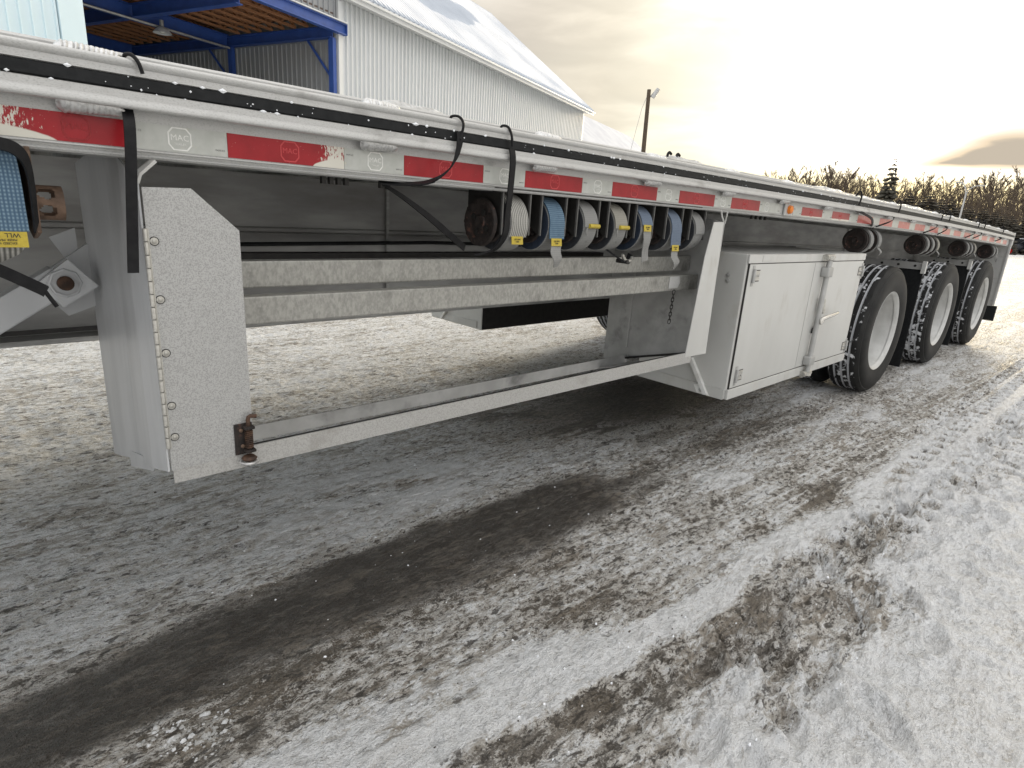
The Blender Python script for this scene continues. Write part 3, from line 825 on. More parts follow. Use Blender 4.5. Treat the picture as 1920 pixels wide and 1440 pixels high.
def joist(x0, x1, n_, z0=5.505, z1=5.775):
    """open-web timber joist: two chords and a zigzag of webs"""
    m = MB(); m.box(x0, x1, n_ - 0.045, n_ + 0.045, z0, z0 + 0.05); m.box(x0, x1, n_ - 0.045, n_ + 0.045, z1 - 0.05, z1)
    k = max(2, int((x1 - x0) / 0.45)); w_ = (x1 - x0) / k
    for i in range(k):
        a = x0 + i * w_; b_ = a + w_ / 2; c = a + w_; t = 0.05
        m.plate([(a, n_ - 0.03, z0 + 0.05), (a + t * 1.6, n_ - 0.03, z0 + 0.05), (b_ + t * .8, n_ - 0.03, z1 - 0.05), (b_ - t * .8, n_ - 0.03, z1 - 0.05)], 0.06, (0, 1, 0))
        m.plate([(c - t * 1.6, n_ - 0.03, z0 + 0.05), (c, n_ - 0.03, z0 + 0.05), (b_ + t * .8, n_ - 0.03, z1 - 0.05), (b_ - t * .8, n_ - 0.03, z1 - 0.05)], 0.06, (0, 1, 0))
    return m


for (x0, x1) in ((-21.68, -19.06), (-25.0, -21.9)):
    src = None
    for i in range(19):
        n_ = 0.35 + i * 0.44
        if abs(n_ - 3.95) < 0.16 or n_ > 8.3: continue
        if src is None:
            src = joist(x0, x1, 0).build('timber_joist', 'timber', bay, origin=((x0 + x1) / 2, 0, 5.64)); src.location.y = n_
        else:
            c = src.copy(); COL.objects.link(c); c.location.y = n_
clad(bay, 1.08, 5.2, 6, 0.03, 'claddinggrey', [(-18.86, 0.15 + 1.085 * (i + 1), 0.0) for i in range(8)], rot=-PI / 2)
MB().box(-18.85, -18.81, 0.05, 9.0, 0.0, 5.78).build('side_wall', 'claddinggrey', bay)
clad(bay, 1.08, 5.7, 6, 0.03, 'claddinggrey', [(-25.0 + 1.085 * i, 8.95, 0.0) for i in range(5)] )
MB().box(-25.1, -18.85, 9.0, 9.05, 0, 8.8).build('back_wall', 'claddinggrey', bay)
MB().box(-18.845, -18.80, 9.0, 9.05, 0, 5).build('corner_trim', 'claddinggrey', bay)
rfm = MB().box(-25.1, -18.9, 0.03, 9.05, 8.86, 8.92).build('roof', 'roofmetal', bay)

lamp = thing('high_bay_lamp', 'white dome lamp hanging under the blue girder of the open shed', 'lamp', tuple(Matrix.Rotation(BZ, 3, 'Z') @ Vector((-21.15, 3.72, 5.02)) + Vector(BLOC)), BZ, local=True)
MB().lathe([(0.16, 0.0), (0.155, 0.06), (0.09, 0.15), (0.0, 0.22), (0.004, 0.21), (0.08, 0.145), (0.14, 0.06), (0.145, 0.0)], (0, 0, 0), 24, 'Z').build('shade', 'cladding', lamp, smooth=True)
MB().cyl((0, 0, 0.16), (0, 0, 0.30), 0.05, 10).build('housing', 'steelgrey', lamp)
MB().lathe([(-0.01, 0.0), (-0.005, 0.05), (0.04, 0.08), (0.09, 0.05)], (0, 0, 0), 16, 'Z').build('bulb_cover', 'lens', lamp, smooth=True)

annex = thing('workshop', 'pale blue ribbed-metal workshop at the left edge, beside the open shed', 'building', BLOC, BZ, local=True)
clad(annex, 1.08, 8.5, 6, 0.03, 'claddingblue', [(-25.55 - 1.085 * (i + 1), 0.0, 0.0) for i in range(9)])
MB().box(-25.545, -25.14, -0.06, 0.06, 0, 8.5).build('corner_trim', 'claddingblue', annex)
MB().box(-25.19, -25.13, 0.065, 9.0, 0, 8.5).build('side_wall', 'claddingblue', annex)
MB().box(-35.3, -25.2, 8.95, 9.0, 0, 8.5).build('rear_wall', 'claddingblue', annex)
MB().box(-35.35, -35.31, 0, 9.0, 0, 8.5).build('side_wall', 'claddingblue', annex)
MB().box(-35.4, -25.1, -0.2, 9.1, 8.51, 8.6).build('roof', 'roofmetal', annex)

MT['lowroof'] = mat('shed_roof_snow', (0.50, 0.52, 0.56), (0.42, 0.44, 0.49), 0.8, 0, 0.9, 0.35, 0.65, 0.2, 5)
low = thing('storage_building', 'low snow-roofed building beyond the far end of the white barn', 'building', BLOC, BZ, local=True)
MB().plate([(-0.3, 0.0, 0), (-0.3, 8.0, 0), (-0.3, 8.0, 4.3), (-0.3, 4.0, 7.4), (-0.3, 0.0, 4.3)], 0.1, (1, 0, 0)).build('gable_wall', 'cladding', low)
MB().plate([(18.9, 0.0, 0), (18.9, 8.0, 0), (18.9, 8.0, 4.3), (18.9, 4.0, 7.4), (18.9, 0.0, 4.3)], 0.1, (1, 0, 0)).build('gable_wall', 'cladding', low)
MB().box(-0.2, 18.9, 0.0, 0.1, 0, 4.3).build('front_wall', 'cladding', low)
MB().box(-0.2, 18.9, 7.9, 8.0, 0, 4.3).build('rear_wall', 'cladding', low)
for sgn in (-1, 1):
    MB().plate([(-0.6, 4.0, 7.55), (19.3, 4.0, 7.55), (19.3, 4.0 + sgn * 4.7, 3.95), (-0.6, 4.0 + sgn * 4.7, 3.95)], 0.1, (0, 0, 1)).build('roof_slope', 'lowroof', low)

# ---------------------------------------------------------------- poles
pole = thing('utility_pole', 'leaning wooden utility pole with a floodlight at its top, right of the barn', 'pole', (34.15, 23.0, 0))
MB().tube([(34.15, 23.0, -0.2), (34.12, 23.15, 5.0), (34.09, 23.24, 9.0)], 0.17, 12, 0.12).build('shaft', 'pole', pole, smooth=True)
fl_ = MB(); fl_.tube([(34.10, 23.2, 8.55), (34.22, 23.0, 8.62)], 0.03, 6); fl_.build('bracket', 'steelgrey', pole)
hd = MB(); hd.tube([(34.22, 23.02, 8.55), (34.40, 22.75, 9.05)], 0.16, 8, 0.13); fo = hd.build('floodlight', 'steelgrey', pole)
MB().tube([(34.385, 22.83, 9.0), (34.235, 23.07, 8.58)], 0.02, 6).build('lamp_arm', 'steelgrey', pole)
MB().tube([(34.11, 23.3, 8.75), (33.9, 23.5, 7.9), (33.72, 23.72, 6.2), (33.4, 24.1, 3.0), (33.1, 24.5, 0.0)], 0.014, 5).build('guy_wire', 'steelgrey', pole)
for z_ in (7.0, 7.6): MB().tube([(34.10, 23.10, z_), (34.02, 22.98, z_ + .02)], 0.02, 5).build('step_bolt', 'steelgrey', pole)

sl_ = thing('street_lamp', 'thin double-armed street lamp standing in front of the dark evergreens', 'street lamp', (73.55, 13.1, 0))
MB().tube([(73.55, 13.1, 0), (73.55, 13.1, 5.2)], 0.10, 8, 0.07).build('shaft', 'steelgrey', sl_)
MB().tube([(73.55, 13.1, 5.2), (73.52, 13.2, 5.8), (73.5, 13.45, 6.25), (73.48, 13.75, 6.45)], 0.05, 6).build('arm', 'steelgrey', sl_)
MB().tube([(73.55, 13.1, 5.2), (73.56, 13.0, 5.75), (73.6, 12.6, 6.1), (73.65, 12.2, 6.15)], 0.05, 6).build('arm', 'steelgrey', sl_)
MB().box(73.36, 73.6, 13.6, 14.1, 6.40, 6.50).build('lamp_head', 'steelgrey', sl_)
MB().box(73.52, 73.78, 11.8, 12.3, 6.12, 6.22).build('lamp_head', 'steelgrey', sl_)

# ---------------------------------------------------------------- trees
def bare_tree(h, seed, spread=0.30):
    rs = random.Random(seed); tr = MB(); cr = MB()
    pts = [Vector((0, 0, 0))]
    for i in range(1, 7): pts.append(Vector((rs.uniform(-.02, .02) * h * i / 3, rs.uniform(-.02, .02) * h * i / 3, h * 0.95 * i / 6)))
    tr.tube(pts, h * 0.014, 6, h * 0.003)
    def at(f):
        f = f * 6; i = min(5, int(f)); return pts[i].lerp(pts[i + 1], f - i)
    for i in range(16):
        f = 0.18 + 0.8 * (i + rs.random()) / 16; p = at(min(f, 0.98)); a = rs.uniform(0, 2 * PI); el_ = rs.uniform(0.55, 1.15) + 0.25 * f
        ln = h * spread * (1.15 - f * 0.75) * rs.uniform(0.7, 1.15)
        d = Vector((math.cos(a) * math.cos(el_), math.sin(a) * math.cos(el_), math.sin(el_)))
        q = p + d * ln * 0.5 + Vector((0, 0, ln * .06)); e = p + d * ln + Vector((0, 0, ln * .18))
        tr.tube([p, q, e], h * 0.0042, 4, h * 0.0014, cap=False)
        for j in range(9):
            g = rs.uniform(0.25, 1.0); b0 = p.lerp(q, g * 2) if g < .5 else q.lerp(e, g * 2 - 1)
            a2 = a + rs.uniform(-1.1, 1.1); e2 = rs.uniform(0.5, 1.3); l2 = ln * rs.uniform(0.25, 0.5)
            d2 = Vector((math.cos(a2) * math.cos(e2), math.sin(a2) * math.cos(e2), math.sin(e2))); t2 = b0 + d2 * l2
            cr.tube([b0, t2], h * 0.0025, 3, h * 0.0013, cap=False)
            for k in range(5):
                b1 = b0.lerp(t2, rs.uniform(0.3, 1.0)); a3 = a2 + rs.uniform(-1.2, 1.2); e3 = rs.uniform(0.5, 1.4); l3 = l2 * rs.uniform(0.3, 0.6)
                d3 = Vector((math.cos(a3) * math.cos(e3), math.sin(a3) * math.cos(e3), math.sin(e3)))
                cr.tube([b1, b1 + d3 * l3], h * 0.0018, 3, h * 0.0009, cap=False)
    return tr, cr


def conifer(h, seed, wid=0.20, droop=0.25, layers=22, gap=0.0):
    rs = random.Random(seed); tr = MB(); cr = MB()
    tr.tube([(0, 0, 0), (0, 0, h * 0.97)], h * 0.014, 6, h * 0.002)
    for i in range(layers):
        f = 0.06 + 0.92 * i / layers; z = h * f; ln = h * wid * (1 - f) ** 0.85 * rs.uniform(0.8, 1.15) + h * 0.008
        k = max(5, int(13 * (1 - f) + 5))
        for j in range(k):
            a = 2 * PI * (j + rs.random() * .7) / k; l = ln * rs.uniform(0.7, 1.12); w_ = l * rs.uniform(0.16, 0.28)
            zz = z + rs.uniform(-.5, .5) * h * 0.02
            dr = l * droop * rs.uniform(0.6, 1.4); up_ = l * 0.10
            c, s_ = math.cos(a), math.sin(a)
            P = lambda r, t_, dz_: (c * r - s_ * t_, s_ * r + c * t_, zz + dz_)
            th = l * 0.07
            # tapering spray: three lobes with a ragged hanging underside
            vs = [P(0, 0, 0), P(l * .35, w_, -dr * .25), P(l * .35, -w_, -dr * .25), P(l * .7, w_ * .75, -dr * .75), P(l * .7, -w_ * .75, -dr * .75), P(l, 0, -dr + up_),
                  P(l * .3, 0, -dr * .25 - th * 2.2), P(l * .62, 0, -dr * .7 - th * 2.6), P(l * .55, 0, -dr * .3 + th)]
            cr.add(vs, [(0, 1, 8), (0, 8, 2), (1, 3, 8), (8, 4, 2), (3, 5, 8), (8, 5, 4), (0, 6, 1), (0, 2, 6), (1, 6, 7, 3), (2, 4, 7, 6), (3, 7, 5), (4, 5, 7)])
    return tr, cr


def tree_proto(kind, h, seed, **kw):
    tr, cr = (bare_tree if kind == 'bare' else conifer)(h, seed, **kw)
    return tr, cr


TREES = []
protos = {}


def plant(key, name, label, cat, az, dist, scale, rot, group=None, builder=None, mats=('bark', 'twig')):
    loc = (dist * math.cos(R(az)), dist * math.sin(R(az)) - 1.32, 0)
    t_ = thing(name, label, cat, loc, rot, group, local=True)
    if key not in protos:
        tr, cr = builder()
        a_ = tr.build('trunk', mats[0], t_, origin=(0, 0, 0)); c_ = cr.build('crown', mats[1], t_, origin=(0, 0, 0))
        protos[key] = (a_.data, c_.data)
    else:
        for nm, me in zip(('trunk', 'crown'), protos[key]):
            o = bpy.data.objects.new(nm, me); COL.objects.link(o); o.parent = t_
    t_.scale = (scale * random.uniform(.85, 1.15), scale * random.uniform(.85, 1.15), scale)
    return t_


def top_tan(az):
    return float(np.interp(az, [5, 8.1, 10.1, 13.7, 17.2, 19.2, 21, 22, 24.7, 30], [.082, .082, .079, .072, .075, .088, .088, .083, .070, .060]))


rs = random.Random(21)
slots = []
for k in range(76):
    slots.append((4.5 + 24 * (k + rs.random() * .8) / 76, rs.uniform(108, 128), rs.uniform(.84, 1.03), 'tall leafless tree in the front row of the wood beyond the yard', 'tall leafless trees of the wood'))
for k in range(80):
    slots.append((5 + 23 * (k + rs.random()) / 80, rs.uniform(134, 160), rs.uniform(.72, .95), 'leafless tree standing behind the front row of the wood', 'leafless trees at the back of the wood'))
for k in range(100):
    slots.append((4.5 + 22 * (k + rs.random()) / 100, rs.uniform(98, 112), rs.uniform(.40, .68), 'low bushy leafless tree at the foot of the wood', 'low leafless trees along the edge of the wood'))
for az_, d_, q_, lab_, grp_ in slots:
    v_ = rs.randrange(7); hh = (1.24 + d_ * top_tan(az_)) * q_
    plant('bare%d' % v_, 'bare_tree', lab_, 'tree', az_, d_, hh / 10.0, rs.uniform(0, 6.28), grp_,
          builder=lambda v=v_: tree_proto('bare', 10.0, 40 + v, spread=0.24 + 0.03 * (v % 4)))
plant('spruce', 'spruce_tree', 'tall pointed spruce standing above the leafless trees', 'tree', 16.05, 98, (1.24 + 98 * .104) / 10.5, 0.4, builder=lambda: tree_proto('con', 10.5, 5, wid=0.27, droop=0.34, layers=19), mats=('bark', 'needle2'))
ev = [(14.55, .0596, 84), (13.28, .0604, 80), (11.75, .0526, 82), (10.57, .0440, 78), (9.01, .0395, 80), (8.04, .0350, 82), (12.4, .052, 90), (15.3, .045, 88), (11.2, .045, 90), (9.7, .042, 91), (8.5, .036, 76), (7.2, .034, 84), (6.2, .033, 80), (13.9, .05, 91), (16.2, .036, 84), (17.3, .030, 88)]
elab = {}
for i, (az_, tt, d_) in enumerate(ev):
    v_ = i % 3
    plant('ever%d' % v_, 'evergreen_tree', elab.get(i, 'dark green evergreen in the low row before the wood'), 'tree', az_, d_, (1.24 + d_ * tt) / 5.2 * 0.98, i * 1.3, None if i in elab else 'dark evergreens before the wood',
          builder=lambda v=v_: tree_proto('con', 5.2, 60 + v, wid=0.50, droop=0.15, layers=20), mats=('bark', 'needle'))

# ---------------------------------------------------------------- parked cars far behind the trailer
def car(loc, rz, label, paint, roofsnow=True):
    c = thing('parked_car', label, 'car', loc, rz, local=True)
    b_ = MB(); prof = [(-2.2, .35), (-2.2, .75), (-2.05, .95), (-1.2, 1.02), (1.3, 1.02), (2.05, .92), (2.2, .7), (2.2, .35)]
    b_.plate([(x, -.86, z) for x, z in prof], 1.72, (0, 1, 0)); b_.build('body', paint, c, bevel=0.06, smooth=True)
    g = MB(); g.plate([(-1.75, -.74, 1.02), (1.0, -.74, 1.02), (.35, -.66, 1.52), (-1.3, -.66, 1.52)], 1.4, (0, 1, 0)); g.build('cabin', paint, c, bevel=0.05)
    for s_ in (-1, 1):
        y0 = -.765 if s_ < 0 else .675
        MB().plate([(-1.55, y0, 1.06), (.78, y0, 1.06), (.28, y0 , 1.46), (-1.22, y0, 1.46)], 0.06, (0, 1, 0)).build('side_window', 'glass', c)
        MB().box(2.18, 2.23, s_ * .65 - .16, s_ * .65 + .16, .62, .78).build('headlight', 'lens', c, bevel=.02)
        MB().box(-2.23, -2.18, s_ * .65 - .14, s_ * .65 + .14, .70, .86).build('tail_light', 'red_lens', c)
    MB().plate([(.99, -.66, 1.07), (.99, .66, 1.07), (.44, .58, 1.49), (.44, -.58, 1.49)], 0.03, (1, 0, .6)).build('windscreen', 'glass', c)
    for x in (-1.35, 1.35):
        for s_ in (-1, 1):
            y0 = s_ * .86
            wv = MB().lathe([(-.1, .18), (-.11, .30), (-.08, .33), (.08, .33), (.11, .30), (.1, .18)], (x, y0, .33), 20).build('wheel', 'sidewall', c, smooth=True)
            MB().lathe([(s_ * .09, 0.0), (s_ * .1, .12), (s_ * .085, .185)], (x, y0, .33), 16).build('hub_cap', 'steelgrey', wv)
    if roofsnow:
        MB().box(-1.25, .3, -.6, .6, 1.522, 1.60).build('roof_snow', 'snow', c, bevel=.03)
    return c


car((80.0, 8.35, 0), 2.2, 'dark car with a snowy roof parked far behind the trailer tail', 'carpaint')

# ---------------------------------------------------------------- the trailer
TR = thing('flatbed_trailer', 'long aluminium flatbed trailer with red and white tape along its side rail', 'trailer', (5.0, 1.3, 0.0))
XA, XB = -1.6, 9.93
TAIL = 9.93


def arc(cy, cz, r, a0, a1, n):
    return [(cy + r * math.cos(R(a0 + (a1 - a0) * i / n)), cz + r * math.sin(R(a0 + (a1 - a0) * i / n))) for i in range(n + 1)]


# rub rail: upper lip, slot for the rubber strip, lower lip
prof = [(0.014, 1.371)] + arc(-0.001, 1.376, 0.006, 270, 180, 4) + [(-0.004, 1.384), (0.0, 1.388), (0.0, 1.400), (0.006, 1.4005), (0.006, 1.4255), (0.0, 1.426), (0.0, 1.438), (-0.004, 1.441)] + arc(0.000, 1.447, 0.006, 180, 90, 4) + [(0.014, 1.453)]
MB().ext(prof, XA, XB - 0.02, 48).build('rub_rail', 'alu', TR, camber=True, smooth=True)
MB().ext([(0.0055, 1.4015), (0.002, 1.4015), (-0.0015, 1.404), (-0.0015, 1.422), (0.002, 1.4245), (0.0055, 1.4245)], XA, XB - 0.02, 48).build('rubber_strip', 'rubber', TR, camber=True, smooth=True)
# side rail behind it
prof = [(0.035, 1.302), (0.035, 1.462), (0.039, 1.4665), (0.30, 1.4665), (0.30, 1.460), (0.043, 1.458), (0.043, 1.308), (0.046, 1.296), (0.14, 1.296), (0.14, 1.289), (0.036, 1.289), (0.033, 1.2925), (0.036, 1.296), (0.040, 1.2965), (0.040, 1.3015), (0.031, 1.302), (0.031, 1.3045)]
MB().ext(prof, XA, XB, 48).build('side_rail', 'alu', TR, camber=True)
# deck and frame
for i in range(13):
    y0 = 0.303 + i * 0.1537
    m = MB(); m.ext([(y0, 1.43), (y0, 1.458), (y0 + 0.151, 1.458), (y0 + 0.151, 1.43)], XA, XB, 24)
    m.build('deck_plank', 'alu_dark', TR, camber=True)
MB().ext([(2.302, 1.30), (2.302, 1.466), (2.56, 1.466), (2.565, 1.30)], XA, XB, 24).build('side_rail', 'alu', TR, camber=True)
src = None
for i in range(38):
    x = XA + 0.15 + i * 0.305
    if src is None:
        m = MB(); m.box(-.03, .03, .145, 2.30, 1.305, 1.312); m.box(-.004, .004, .145, 2.30, 1.312, 1.42); m.box(-.03, .03, .305, 2.30, 1.42, 1.428)
        src = m.build('cross_member', 'alu_dark', TR, origin=(0, 1.2, 1.36)); place(src, (x, 1.2, 1.36 + float(camb(x))), TR)
    else: inst(src, TR, (x, 1.2, 1.36 + float(camb(x))))
for y0, nm in ((0.8, 'near'), (1.78, 'far')):
    m = MB()
    m.ext([(y0, .815), (y0, 1.302), (y0 + .012, 1.302), (y0 + .012, .815)], XA, 9.7, 24)
    for zr in (1.112, 1.128): m.ext([(y0 - .0005, zr - .003), (y0 - .006, zr), (y0 - .0005, zr + .003)], XA, 9.7, 24)
    m.build('main_beam', 'web', TR, camber=True)
    m = MB(); m.ext([(y0 - .07, .800), (y0 - .07, .8145), (y0 + .08, .8145), (y0 + .08, .800)], XA, 5.0, 10); m.build('beam_flange', 'alu_dark', TR, camber=True)
    for xs in (1.30, 3.55, 6.4, 8.9, -0.9):
        MB().box(xs - .006, xs + .006, y0 - .016, y0 - .0065, .82, 1.30).build('stiffener', 'alu_dark', TR, camber=True)
MB().box(.30, 2.44, .60, .66, 1.036, 1.060).build('hose_channel', 'black', TR)
for k, zz in enumerate((1.082,)): MB().tube([(.32, .775, zz), (.6, .77, zz - .01), (1.5, .772, zz + .004), (2.4, .77, zz - .008), (5.2, .775, zz)], .0075, 6).build('air_line', 'rubber', TR, smooth=True)
MB().box(XA, 2.6, .735, .742, .830, .842).build('beam_trim', 'black', TR)
# weld beads and spacers joining rub rail and side rail
def weld(n, ln, h, w_, seed):
    rs = random.Random(seed); m = MB(); k = 9; rings = []
    for i in range(n * 4 + 1):
        t = i / (n * 4); x = (t - .5) * ln
        env = min(1, 10 * t, 10 * (1 - t)) ** .5 * (0.86 + .14 * math.sin(3 * t + seed))
        rr = env * (0.88 + 0.10 * abs(math.sin(PI * i / 4)) ** .6 + rs.uniform(-.03, .03)) 
        for j in range(k):
            a = PI * j / (k - 1)
            rings.append((x + 0.004 * math.sin(a) , -math.cos(a) * w_ / 2 * rr, math.sin(a) * h * rr))
    fs = [(i * k + j, i * k + j + 1, (i + 1) * k + j + 1, (i + 1) * k + j) for i in range(n * 4) for j in range(k - 1)]
    m.add(rings, fs); return m


tops = None; lows = None; sp = None
for i in range(18):
    x = 0.233 + 0.572 * i; z = float(camb(x))
    if x > 9.6: break
    if tops is None:
        tops = weld(14, .104, .016, .046, 1).build('weld_bead', 'weld', TR, origin=(0, 0, 0), smooth=True); place(tops, (x, .020, 1.451 + z), TR)
        lows = weld(12, .100, .011, .036, 2).build('weld_bead', 'weld', TR, origin=(0, 0, 0), smooth=True); lows.rotation_euler = (R(128), 0, 0); place(lows, (x - .006, .014, 1.3665 + z), TR)
        sp = MB().box(-.045, .045, .0145, .0345, -.04, .038).build('spacer', 'alu', TR, origin=(0, 0, 0)); place(sp, (x, 0, 1.408 + z), TR)
    else:
        inst(tops, TR, (x, .020, 1.451 + z)); inst(lows, TR, (x - .006, .014, 1.3665 + z)); inst(sp, TR, (x, 0, 1.408 + z))
# raised frost-covered patches on the deck edge
MT['frosty'] = mat('frosted_metal', (0.50, 0.50, 0.49), (0.34, 0.34, 0.33), 0.5, 0.1, 70, 0.35, 0.65, 0.2, 120, c3=(0.62, 0.63, 0.64), scale3=30, lo3=.5, hi3=.7)
for x0, x1 in ((.835, 1.02), (2.09, 2.35), (3.6, 3.95), (5.2, 5.7)):
    z = float(camb((x0 + x1) / 2)); n_ = 10; vs = []; k = 5
    for i in range(n_ + 1):
        t = i / n_; x = x0 + (x1 - x0) * t; hh = .003 + .012 * min(1, 6 * t, 5 * (1 - t)) * (1 - .35 * t) + .002 * math.sin(9 * t)
        for y, q in ((.05, 0), (.06, .9), (.10, 1), (.16, .9), (.17, 0)): vs.append((x, y, 1.467 + z + hh * q))
    fs = [(i * k + j, i * k + j + 1, (i + 1) * k + j + 1, (i + 1) * k + j) for i in range(n_) for j in range(k - 1)] + [tuple(range(k)), tuple(n_ * k + j for j in reversed(range(k)))]
    MB().add(vs, fs).build('deck_cleat', 'frosty', TR, smooth=True)

# reflective tape, red and white in turn
reds = [(-.62, -.36), (-.02, .282), (.459, .718), (.883, 1.144), (1.309, 1.571), (1.732, 2.005), (2.161, 2.437), (2.586, 2.863)]
whs = [(-.36, -.02), (.283, .458), (.719, .882), (1.145, 1.308), (1.572, 1.731), (2.006, 2.160), (2.438, 2.585), (2.864, 3.09), (3.25, 3.356)]
x = 3.357
while x < 9.55:
    reds.append((x, min(x + .285, 9.7)))
    if x + .286 < 9.6: whs.append((x + .286, min(x + .434, 9.7)))
    x += .435
TZ0, TZ1 = 1.3065, 1.3535
oct_pts = [(-.021, -.011), (-.0125, -.021), (.0125, -.021), (.021, -.011), (.021, .011), (.0125, .021), (-.0125, .021), (-.021, .011)]


def emblem_mesh(mt):
    m = MB(); k = 8
    o = [(x * 1.0, -.0004, z) for x, z in oct_pts]; i_ = [(x * .88, -.0004, z * .88) for x, z in oct_pts]
    ob_ = [(x, 0, z) for x, _, z in o]; ib = [(x, 0, z) for x, _, z in i_]
    m.add(o + i_ + ob_ + ib, [(j, (j + 1) % k, k + (j + 1) % k, k + j) for j in range(k)] + [(j, 2 * k + j, 2 * k + (j + 1) % k, (j + 1) % k) for j in range(k)] + [(k + j, k + (j + 1) % k, 3 * k + (j + 1) % k, 3 * k + j) for j in range(k)])
    return m


big = text_mesh('MAC', .0155, 'print_white'); small = text_mesh('TRAILER', .0058, 'print_white'); dot_ = text_mesh('DOT-C2', .0048, 'inkgrey')
bigr = text_mesh('MAC', .0155, 'print_red')


def put(me, name, parent, loc, rot=(PI / 2, 0, 0)):
    o = bpy.data.objects.new(name, me); COL.objects.link(o); place(o, loc, parent); o.rotation_euler = rot
    return o


embw = embr = None
for kind, lst in (('red', reds), ('white', whs)):
    for (a, b_) in sorted(lst):
        far_ = a > 4.2
        m = MB(); nn = 3
        m.ext([(.0335, TZ0), (.0335, TZ1), (.0349, TZ1), (.0349, TZ0)], a, b_, nn)
        tp = m.build(kind + '_tape', ('tape_red_faded' if far_ else 'tape_red') if kind == 'red' else 'tape_white', TR, camber=True)
        if a > 4.2: continue
        xc = (a + b_) / 2; zc = 1.331 + float(camb(xc))
        if kind == 'white':
            if b_ - a > .2: xc = 2.94 if a > 2 else -.15
            if a < 3.1:
                if embw is None: embw = emblem_mesh('w').build('emblem', 'print_white', tp, origin=(0, 0, 0)); place(embw, (xc, .0333, zc), tp)
                else: inst(embw, tp, (xc, .0333, zc))
                put(big, 'lettering', tp, (xc, .0333, zc + .002)); put(small, 'lettering', tp, (xc, .0333, zc - .0095))
            put(dot_, 'lettering', tp, (a + .014, .0333, zc + .008)); put(dot_, 'lettering', tp, (b_ - .014, .0333, zc - .013))
        else:
            xc = a + .13 if a > .3 else .205
            if embr is None: embr = emblem_mesh('r').build('emblem', 'print_red', tp, origin=(0, 0, 0)); place(embr, (xc, .0333, zc), tp)
            else: inst(embr, tp, (xc, .0333, zc))
            put(bigr, 'lettering', tp, (xc, .0333, zc + .001))
# amber side marker
mk = MB().box(3.125, 3.215, .022, .0345, 1.300, 1.362).build('marker_lamp', 'alu', TR, bevel=.008, camber=True)
MB().lathe([(-.020, .0), (-.019, .010), (-.014, .019), (0, .022)], (3.17, .022, 1.331 + float(camb(3.17))), 20).build('lens', 'amber', mk, smooth=True)
# snow flecks stuck to the rail and strip
rs = random.Random(4); m = MB()
for i in range(150):
    x = -.1 + 4.6 * rs.random() ** 1.3; s_ = rs.uniform(.0009, .0026)
    r_ = rs.random()
    if r_ < .5: y, z = -.0022, rs.uniform(1.403, 1.424)
    elif r_ < .8: y, z = -.001, 1.4245 + rs.uniform(0, .002); s_ *= rs.uniform(1, 2.0)
    else: y, z = -.0005, 1.4005; s_ *= 1.2
    st = rs.uniform(1, 2.6) if r_ >= .5 else rs.uniform(.8, 1.6)
    m.add([(x - s_ * st, y, z), (x, y, z - s_), (x + s_ * st, y, z), (x, y, z + s_), (x, y - s_ * .8, z)], [(0, 1, 4), (1, 2, 4), (2, 3, 4), (3, 0, 4)])
o = m.build('snow_flecks', 'snow', TR, camber=True); o['kind'] = 'stuff'

# ---------------------------------------------------------------- open side rack
XL, XR = 0.285, 2.490


def zb(y): return 0.662 - 0.285 * max(0, y)      # the rack floor falls away towards the main beam


# left end plate, with two creases so that it catches the light unevenly
ys = [0.0, .12, .32, .50, .62]; xo = [0.0, -.004, .010, .002, .0]
tp_ = [1.245, 1.292, 1.300, 1.300, 1.285]
vs = []; fs = []
for y, dx_, zt in zip(ys, xo, tp_):
    vs += [(XL + dx_ - .0035, y, zb(y)), (XL + dx_ - .0035, y, zt), (XL + dx_, y, zb(y)), (XL + dx_, y, zt)]
for i in range(4):
    a = 4 * i; b_ = a + 4
    fs += [(a, b_, b_ + 1, a + 1), (a + 2, a + 3, b_ + 3, b_ + 2), (a + 1, b_ + 1, b_ + 3, a + 3), (a, a + 2, b_ + 2, b_)]
fs += [(0, 1, 3, 2), (16, 18, 19, 17)]
MB().add(vs, fs).build('end_plate', 'plate', TR)
MB().plate([(XL - .0035, -.001, 1.245), (XL + .003, -.001, 1.262), (XL + .030, -.001, 1.288), (XL + .030, .010, 1.288), (XL + .003, .010, 1.262), (XL - .0035, .010, 1.245)][:3] + [(XL + .034, -.001, 1.284), (XL + .007, -.001, 1.259), (XL + .001, -.001, 1.243)], .05, (0, 1, 0)).build('bent_edge', 'white', TR)
